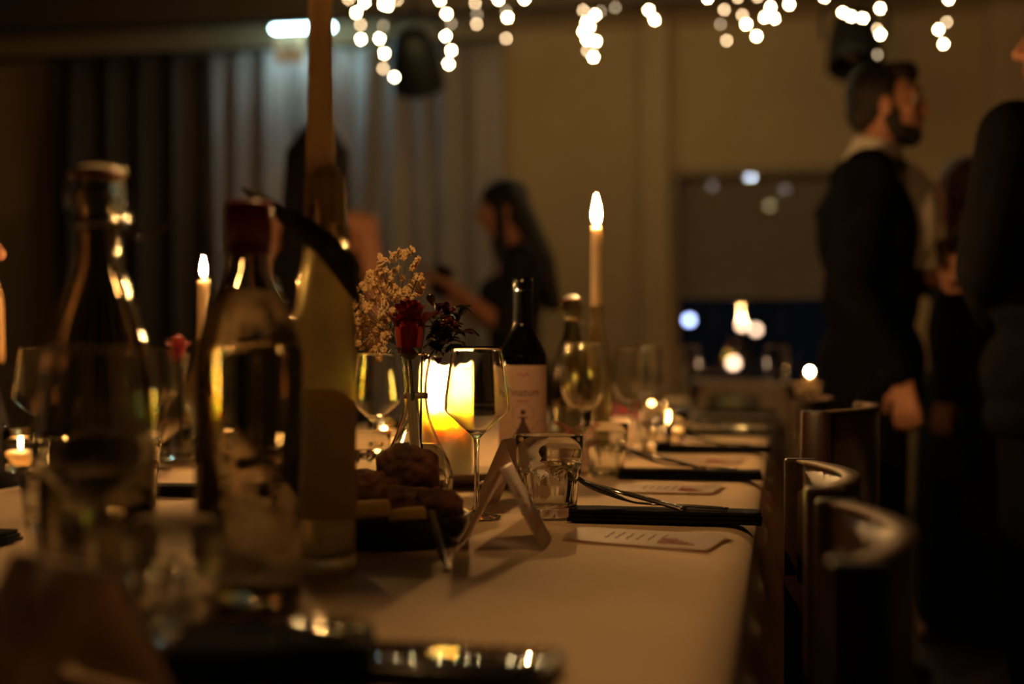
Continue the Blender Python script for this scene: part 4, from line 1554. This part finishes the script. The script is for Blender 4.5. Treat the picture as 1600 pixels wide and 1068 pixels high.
def head_prims(c, woman=False):
    """face looks along +y; c is the centre of the head"""
    c = Vector(c)
    s = .94 if woman else 1.0
    p = [('e', c + V3(0, -.012, .030) * s, (.073 * s, .094 * s, .084 * s)), ('e', c + V3(0, .022, -.022) * s, (.062 * s, .068 * s, .080 * s)),
         ('e', c + V3(0, .060, -.086) * s, (.030 * s, .026 * s, .022 * s)), ('e', c + V3(0, .030, -.066) * s, (.052 * s, .052 * s, .042 * s)),
         ('c', c + V3(0, .082, .022) * s, c + V3(0, .108, -.014) * s, .010 * s, .0125 * s),
         ('e', c + V3(0, .090, -.018) * s, (.017 * s, .016 * s, .010 * s)),
         ('e', c + V3(.028, .070, .034) * s, (.024 * s, .014 * s, .008 * s)), ('e', c + V3(-.028, .070, .034) * s, (.024 * s, .014 * s, .008 * s)),
         ('e', c + V3(0, .084, -.044) * s, (.022 * s, .011 * s, .0055 * s)), ('e', c + V3(0, .082, -.055) * s, (.020 * s, .011 * s, .0065 * s)),
         ('e', c + V3(.040, .058, -.012) * s, (.022 * s, .022 * s, .018 * s)), ('e', c + V3(-.040, .058, -.012) * s, (.022 * s, .022 * s, .018 * s)),
         ('e', c + V3(.074, -.004, -.004) * s, (.009 * s, .019 * s, .031 * s)), ('e', c + V3(-.074, -.004, -.004) * s, (.009 * s, .019 * s, .031 * s))]
    return p


def face_parts(t, c, woman=False, M=Matrix()):
    c = Vector(c)
    s = .94 if woman else 1.0
    for sx in (-1, 1):
        e = obj('eye', ball(BM(), c + V3(sx * .031, .070, .012) * s, .0125 * s, 2), EYEW, t)
        obj('iris', ball(BM(), c + V3(sx * .031, .0797, .012) * s, (.0055 * s, .0035 * s, .0055 * s), 1), EYEI, e)
        obj('eyebrow', tube(BM(), [c + V3(sx * .012, .088, .040) * s, c + V3(sx * .03, .085, .046) * s, c + V3(sx * .048, .072, .040) * s], .0035 * s, 6), HAIRD, t)
    obj('lips', fuse([('e', c + V3(0, .088, -.0455) * s, (.021 * s, .010 * s, .0045 * s)), ('e', c + V3(0, .087, -.054) * s, (.018 * s, .010 * s, .0055 * s))], .003, 1), mat('lips', (.33, .09, .07), .45), t)


def limb(a, b, c, ra, rb, rc):
    return [('c', a, b, ra, rb), ('c', b, c, rb, rc)]


def person(label, loc, rz, joints, woman, hair, hair_prims, clothes, tilt=0.0, extra=None, headturn=0.0, bare=True):
    """joints: dict of local points, facing +y"""
    t = empty('person', label, 'person', loc, rz)
    J = joints
    hd = Vector(J['head'])
    nb = Vector(J['neck'])
    HM = Matrix.Translation(hd) @ Matrix.Rotation(headturn, 4, 'Z') @ Matrix.Rotation(tilt, 4, 'X') @ Matrix.Translation(-hd)

    def turn(pr):
        out = []
        rot = (Matrix.Rotation(headturn, 4, 'Z') @ Matrix.Rotation(tilt, 4, 'X'))
        for p in pr:
            if p[0] == 'e':
                out.append(('e', HM @ Vector(p[1]), p[2], rot @ (p[3] if len(p) > 3 else Matrix())))
            else:
                out.append(('c', HM @ Vector(p[1]), HM @ Vector(p[2]), p[3], p[4]))
        return out
    k = .88 if woman else 1.0
    b = turn(head_prims(hd, woman))
    b += [('c', nb + V3(0, 0, -.03), hd + V3(0, -.015, -.055), .056 * k, .050 * k)]
    ch, pe = Vector(J['chest']), Vector(J['pelvis'])
    b += [('e', ch, (.165 * k, .105 * k, .17)), ('e', (ch + pe) / 2, (.135 * k, .095 * k, .16)), ('e', pe, (.16, .11, .13))]
    for s in ('l', 'r'):
        sh, el, wr = (Vector(J[s + q]) for q in ('sh', 'el', 'wr'))
        hp, kn, an = (Vector(J[s + q]) for q in ('hp', 'kn', 'an'))
        b += [('c', nb + V3(0, -.01, -.035), sh, .058 * k, .055 * k)]
        b += limb(sh, el, wr, .052 * k, .041 * k, .027 * k)
        b += limb(hp, kn, an, .085 * k, .056 * k, .038 * k)
        f = Vector(J.get('foot', (0, 1, 0)))
        b += [('c', an + V3(0, 0, -.045), an + f * .16 + V3(0, 0, -.055), .036, .026)]
        b += hand(wr + (wr - el).normalized() * .012, J[s + 'hd'], J[s + 'hn'], J.get(s + 'curl', .4), J.get(s + 'side', 1), .9 if woman else 1.0)
    obj('body', fuse(b, .0058, 3), SKIN, t)
    fc = BM()
    n0 = set(o.name for o in t.children)
    face_parts(t, hd, woman)
    for o in list(t.children):
        if o.name not in n0:
            o.matrix_local = HM
    hp_ = turn(hair_prims(hd))
    obj('hair', fuse(hp_, .0065, 3), hair, t)
    for nm_, pr, m in clothes:
        obj(nm_, fuse(pr, .0075, 4), m, t)
    if extra:
        extra(t, HM, hd)
    return t


def stand(h=1.78, **kw):
    k = h / 1.80
    J = dict(head=(0, .035, 1.672), neck=(0, 0, 1.515), chest=(0, -.005, 1.31), pelvis=(0, 0, .96), lsh=(-.185, -.01, 1.455), rsh=(.185, -.01, 1.455),
             lel=(-.235, -.03, 1.16), rel=(.235, -.03, 1.16), lwr=(-.235, .04, .92), rwr=(.235, .04, .92), lhd=(0, .1, -1), rhd=(0, .1, -1), lhn=(1, .2, 0), rhn=(-1, .2, 0),
             lhp=(-.09, 0, .93), rhp=(.09, 0, .93), lkn=(-.10, .015, .50), rkn=(.10, .015, .50), lan=(-.105, -.02, .085), ran=(.105, -.02, .085), lside=-1, rside=1)
    J.update(kw)
    for q in J:
        if isinstance(J[q], tuple) and q[-2:] not in ('hd', 'hn') and q != 'foot':
            J[q] = tuple(x * k for x in J[q])
    return J


def suit(J, g=.02):
    ch, pe, nb = Vector(J['chest']), Vector(J['pelvis']), Vector(J['neck'])
    top = [('e', ch + V3(0, -.005, 0), (.19 + g, .125 + g, .19)), ('e', (ch + pe) / 2, (.165 + g, .115 + g, .20)), ('e', pe + V3(0, 0, -.01), (.18 + g, .13 + g, .15)),
           ('c', nb + V3(0, -.045, -.055), ch + V3(0, -.03, .08), .075, .13), ('e', pe + V3(0, 0, -.10), (.175 + g, .125 + g, .09))]
    leg = [('e', pe + V3(0, 0, -.06), (.165, .12, .12))]
    shoe = []
    for s in ('l', 'r'):
        sh, el, wr, hp, kn, an = (Vector(J[s + q]) for q in ('sh', 'el', 'wr', 'hp', 'kn', 'an'))
        top += [('c', nb + V3(0, -.02, -.045), sh + V3(0, 0, -.005), .066, .078)] + limb(sh, el, wr - (wr - el).normalized() * .02, .078, .062, .044)
        leg += limb(hp, kn, an + V3(0, 0, .02), .105, .080, .062)
        shoe.append([('c', an + V3(0, -.02, -.045), an + V3(0, .16, -.052), .042, .032), ('c', an + V3(0, -.01, -.03), an + V3(0, 0, .01), .044, .046)])
    return [('jacket', top, TUX), ('trousers', leg, TUX), ('shoe', shoe[0], SATIN), ('shoe', shoe[1], SATIN)]


def hair_short(c):
    c = Vector(c)
    return [('e', c + V3(0, -.030, .040), (.082, .090, .088)), ('e', c + V3(0, -.062, -.005), (.070, .055, .070)), ('e', c + V3(0, .025, .090), (.062, .060, .036)),
            ('e', c + V3(0, .052, .098), (.046, .030, .030)), ('c', c + V3(.070, .0, .03), c + V3(.073, .012, -.02), .012, .007), ('c', c + V3(-.070, .0, .03), c + V3(-.073, .012, -.02), .012, .007)]


def hair_long(len_=.40, front=True, spread=.075, fwd=.0):
    def f(c):
        c = Vector(c)
        p = [('e', c + V3(0, -.022, .036), (.084, .095, .086)), ('e', c + V3(0, -.055, -.03), (.080, .060, .09))]
        for k in range(7):
            u = k / 3 - 1
            a = c + V3(u * .072, -.045 - .03 * (1 - abs(u)), .02)
            b = c + V3(u * spread, -.075 - .035 * (1 - abs(u)), -len_ * .55)
            d = c + V3(u * spread * 1.1, -.085 - .02 * (1 - abs(u)), -len_)
            p += [('c', a, b, .034, .034), ('c', b, d, .034, .018)]
        if front:
            for sx in (-1, 1):
                p += [('c', c + V3(sx * .068, .012, .045), c + V3(sx * .080, .025 + fwd, -.10), .022, .022), ('c', c + V3(sx * .080, .025 + fwd, -.10), c + V3(sx * .085, .045 + fwd, -len_ * .8), .022, .012)]
        return p
    return f


# --- the man in the tuxedo
J = stand(1.765, rwr=(.25, .075, .905), rel=(.25, -.06, 1.15), lwr=(-.08, .15, 1.18), lel=(-.24, .02, 1.15), lhd=(.15, .9, .35), lhn=(.8, 0, -.1), lcurl=.75, rcurl=.5, head=(0, .045, 1.672))


def tux_extra(t, HM, hd):
    beard = [('e', hd + V3(0, .058, -.082), (.038, .036, .032)), ('e', hd + V3(0, .030, -.068), (.058, .050, .040)), ('e', hd + V3(.055, .012, -.035), (.012, .026, .042)),
             ('e', hd + V3(-.055, .012, -.035), (.012, .026, .042)), ('e', hd + V3(0, .092, -.034), (.026, .010, .006))]
    obj('beard', fuse(beard, .0055, 2), HAIRD, t).matrix_local = HM
    nb = Vector(J['neck'])
    col = lathe(BM(), smoothprof([(.085, -.045), (.078, -.01), (.068, .040), (.065, .052), (.061, .050), (.068, -.01), (.078, -.045)], 3), 32)
    bmesh.ops.transform(col, matrix=Matrix.Translation(nb + V3(0, .005, .005)) @ Matrix.Rotation(R(-14), 4, 'X') @ Matrix.Diagonal((1, 1.05, 1, 1)), verts=col.verts)
    obj('shirt_collar', col, SHIRT, t)
    ch = Vector(J['chest'])
    obj('shirt_front', fuse([('e', ch + V3(0, .085, .04), (.075, .105, .165)), ('c', nb + V3(0, .045, -.03), ch + V3(0, .14, .02), .045, .045)], .007, 3), SHIRT, t)
    bw = []
    for sx in (-1, 1):
        bw += [('e', nb + V3(sx * .028, .085, -.012), (.024, .010, .019)), ('e', nb + V3(sx * .045, .082, -.012), (.012, .009, .024))]
    obj('bow_tie', fuse(bw + [('e', nb + V3(0, .09, -.012), (.010, .010, .011))], .003, 1), SATIN, t)


person('bearded man in a black tuxedo and bow tie, facing the guests beside him', T(1362, 4.0, 0), R(-93), J, False, HAIRD, hair_short, suit(J), 0, tux_extra)
cupc = P(1478, 398, 4.02)
t = empty('champagne_glass', 'stemless glass held by the bearded man', 'glass', cupc)
obj('glass_wall', lathe(BM(), [(0, -.05), (.024, -.05), (.028, -.03), (.030, .045), (.0285, .045), (.0265, -.03), (0, -.044)], 32), GLASS, t)
obj('drink', lathe(BM(), [(0, -.0435), (.0262, -.03), (.0272, .01), (0, .01)], 28), mat('pale_wine', (.9, .7, .35), .05, trans=.8, ior=1.34), t)

# --- the man cut by the frame on the right
J2 = stand(1.73, lwr=(-.06, .22, 1.08), lel=(-.26, -.01, 1.17), lcurl=.6, lhd=(.8, .5, 0), lhn=(0, -1, 0), rwr=(.20, .10, .95), rel=(.25, -.02, 1.16))
person('tall man in a black suit cut off by the right edge, facing the bearded man', T(1690, 3.0, 0), R(30), J2, False, HAIRD, hair_short, suit(J2, .045), 0, None, R(62))


def dress(J, low=.35, sleeves=False, g=.012, strapless=False, bust=True):
    ch, pe, nb = Vector(J['chest']), Vector(J['pelvis']), Vector(J['neck'])
    p = [('e', ch + V3(0, 0, -.03), (.150 + g, .098 + g, .15)), ('e', (ch + pe) / 2, (.122 + g, .088 + g, .18)), ('e', pe, (.165 + g, .118 + g, .14)), ('c', pe + V3(0, 0, -.05), Vector((pe.x, pe.y, low + .1)), .17, .20)]
    if bust:
        p += [('e', ch + V3(sx * .07, .075, .0), (.062, .060, .062)) for sx in (-1, 1)]
    if sleeves:
        for s in ('l', 'r'):
            sh, el, wr = (Vector(J[s + q]) for q in ('sh', 'el', 'wr'))
            p += [('c', nb + V3(0, -.02, -.05), sh, .055, .066)]
            e2 = el if sleeves == 1 else wr
            p += [('c', sh, el, .066, .054)] + ([('c', el, wr, .054, .038)] if sleeves == 2 else [])
        p += [('e', ch + V3(0, -.02, .05), (.17, .10, .13))]
    out = [('dress', p, DRESS)]
    for s in ('l', 'r'):
        an = Vector(J[s + 'an'])
        out.append(('shoe', [('c', an + V3(0, -.02, -.045), an + V3(0, .15, -.055), .036, .026)], SATIN))
    if not sleeves:
        for sx in (-1, 1):
            out.append(('shoulder_strap', [('c', ch + V3(sx * .085, .085, .06), Vector((sx * .10, .01, nb.z - .035)), .007, .007), ('c', Vector((sx * .10, .01, nb.z - .035)), ch + V3(sx * .09, -.10, .06), .007, .007)], DRESS))
    return out


# --- woman behind the bottles, seen from the back
J3 = stand(1.70, lsh=(-.165, -.01, 1.44), rsh=(.165, -.01, 1.44), lel=(-.215, -.02, 1.15), rel=(.215, -.02, 1.15), lwr=(-.16, .16, 1.0), rwr=(.16, .16, 1.0), lhd=(.5, .8, 0), rhd=(-.5, .8, 0))
person('woman with long dark hair and bare shoulders, standing behind the tall candle', T(497, 4.65, 0), R(6), J3, True, HAIRD, hair_long(.50, False, .085), dress(J3), 0)
# --- woman with the phone
J4 = stand(1.625, lsh=(-.165, -.01, 1.44), rsh=(.165, -.01, 1.44), lel=(-.21, .05, 1.15), rel=(.20, .03, 1.15), lwr=(-.05, .27, 1.33), rwr=(.04, .29, 1.30), lhd=(.25, .9, .3), rhd=(-.2, .95, .2), lhn=(.5, -.2, .8), rhn=(-.4, 0, .9), lcurl=.45, rcurl=.6, head=(0, .05, 1.665))
person('dark-haired woman in black looking down at her phone by the olive wall', T(803, 5.5, 0), R(108), J4, True, HAIRD, hair_long(.42, True, .08, .02), dress(J4, sleeves=1), R(-16))
pp = P(690, 438, 5.45)
m = BM()
box(m, (0, 0, 0), (.075, .15, .009), bev=.002)
t = empty('smartphone', 'dark smartphone in the hands of the woman in black', 'phone', pp, R(75))
t.rotation_euler = (R(55), R(20), R(25))
obj('case', m, BLACKIRON, t)
obj('screen', box(BM(), (0, 0, .005), (.068, .14, .001)), SCREEN, t, False)
# --- woman partly hidden between the two men
J5 = stand(1.60, lsh=(-.165, -.01, 1.44), rsh=(.165, -.01, 1.44), lel=(-.21, .05, 1.15), rel=(.20, .03, 1.15))
person('auburn-haired woman in black half hidden behind the tall man', T(1516, 4.75, 0), R(70), J5, True, HAIRB, hair_long(.34, True), dress(J5, .06, sleeves=2), R(-5))
# --- seated blond guest at the left table side
k = 1.0
J6 = dict(head=(0, .10, 1.155), neck=(0, .05, 1.005), chest=(0, .01, .80), pelvis=(0, -.05, .55), lsh=(-.165, .03, .945), rsh=(.165, .03, .945), lel=(-.21, .10, .69), rel=(.21, .10, .69),
          lwr=(-.10, .28, .635), rwr=(.10, .28, .635), lhd=(.4, .9, 0), rhd=(-.4, .9, 0), lhn=(.3, 0, -1), rhn=(-.3, 0, -1), lhp=(-.09, 0, .53), rhp=(.09, 0, .53), lkn=(-.10, .40, .53), rkn=(.10, .40, .53),
          lan=(-.10, .38, .085), ran=(.10, .38, .085), lside=-1, rside=1)
chp, pep = Vector(J6['chest']), Vector(J6['pelvis'])
cl6 = dress(J6, .50, sleeves=2)
cl6[0] = ('dress', [p for p in cl6[0][1] if not (p[0] == 'c' and p[4] == .20)] + [('c', (-.09, 0, .53), (-.10, .38, .53), .105, .085), ('c', (.09, 0, .53), (.10, .38, .53), .105, .085)], DRESS)
person('blond guest in black seated at the left side of the table', T(-165, 2.62, 0) , R(-84), J6, True, HAIRY, hair_long(.26, True, .075, .03), cl6, R(-4))
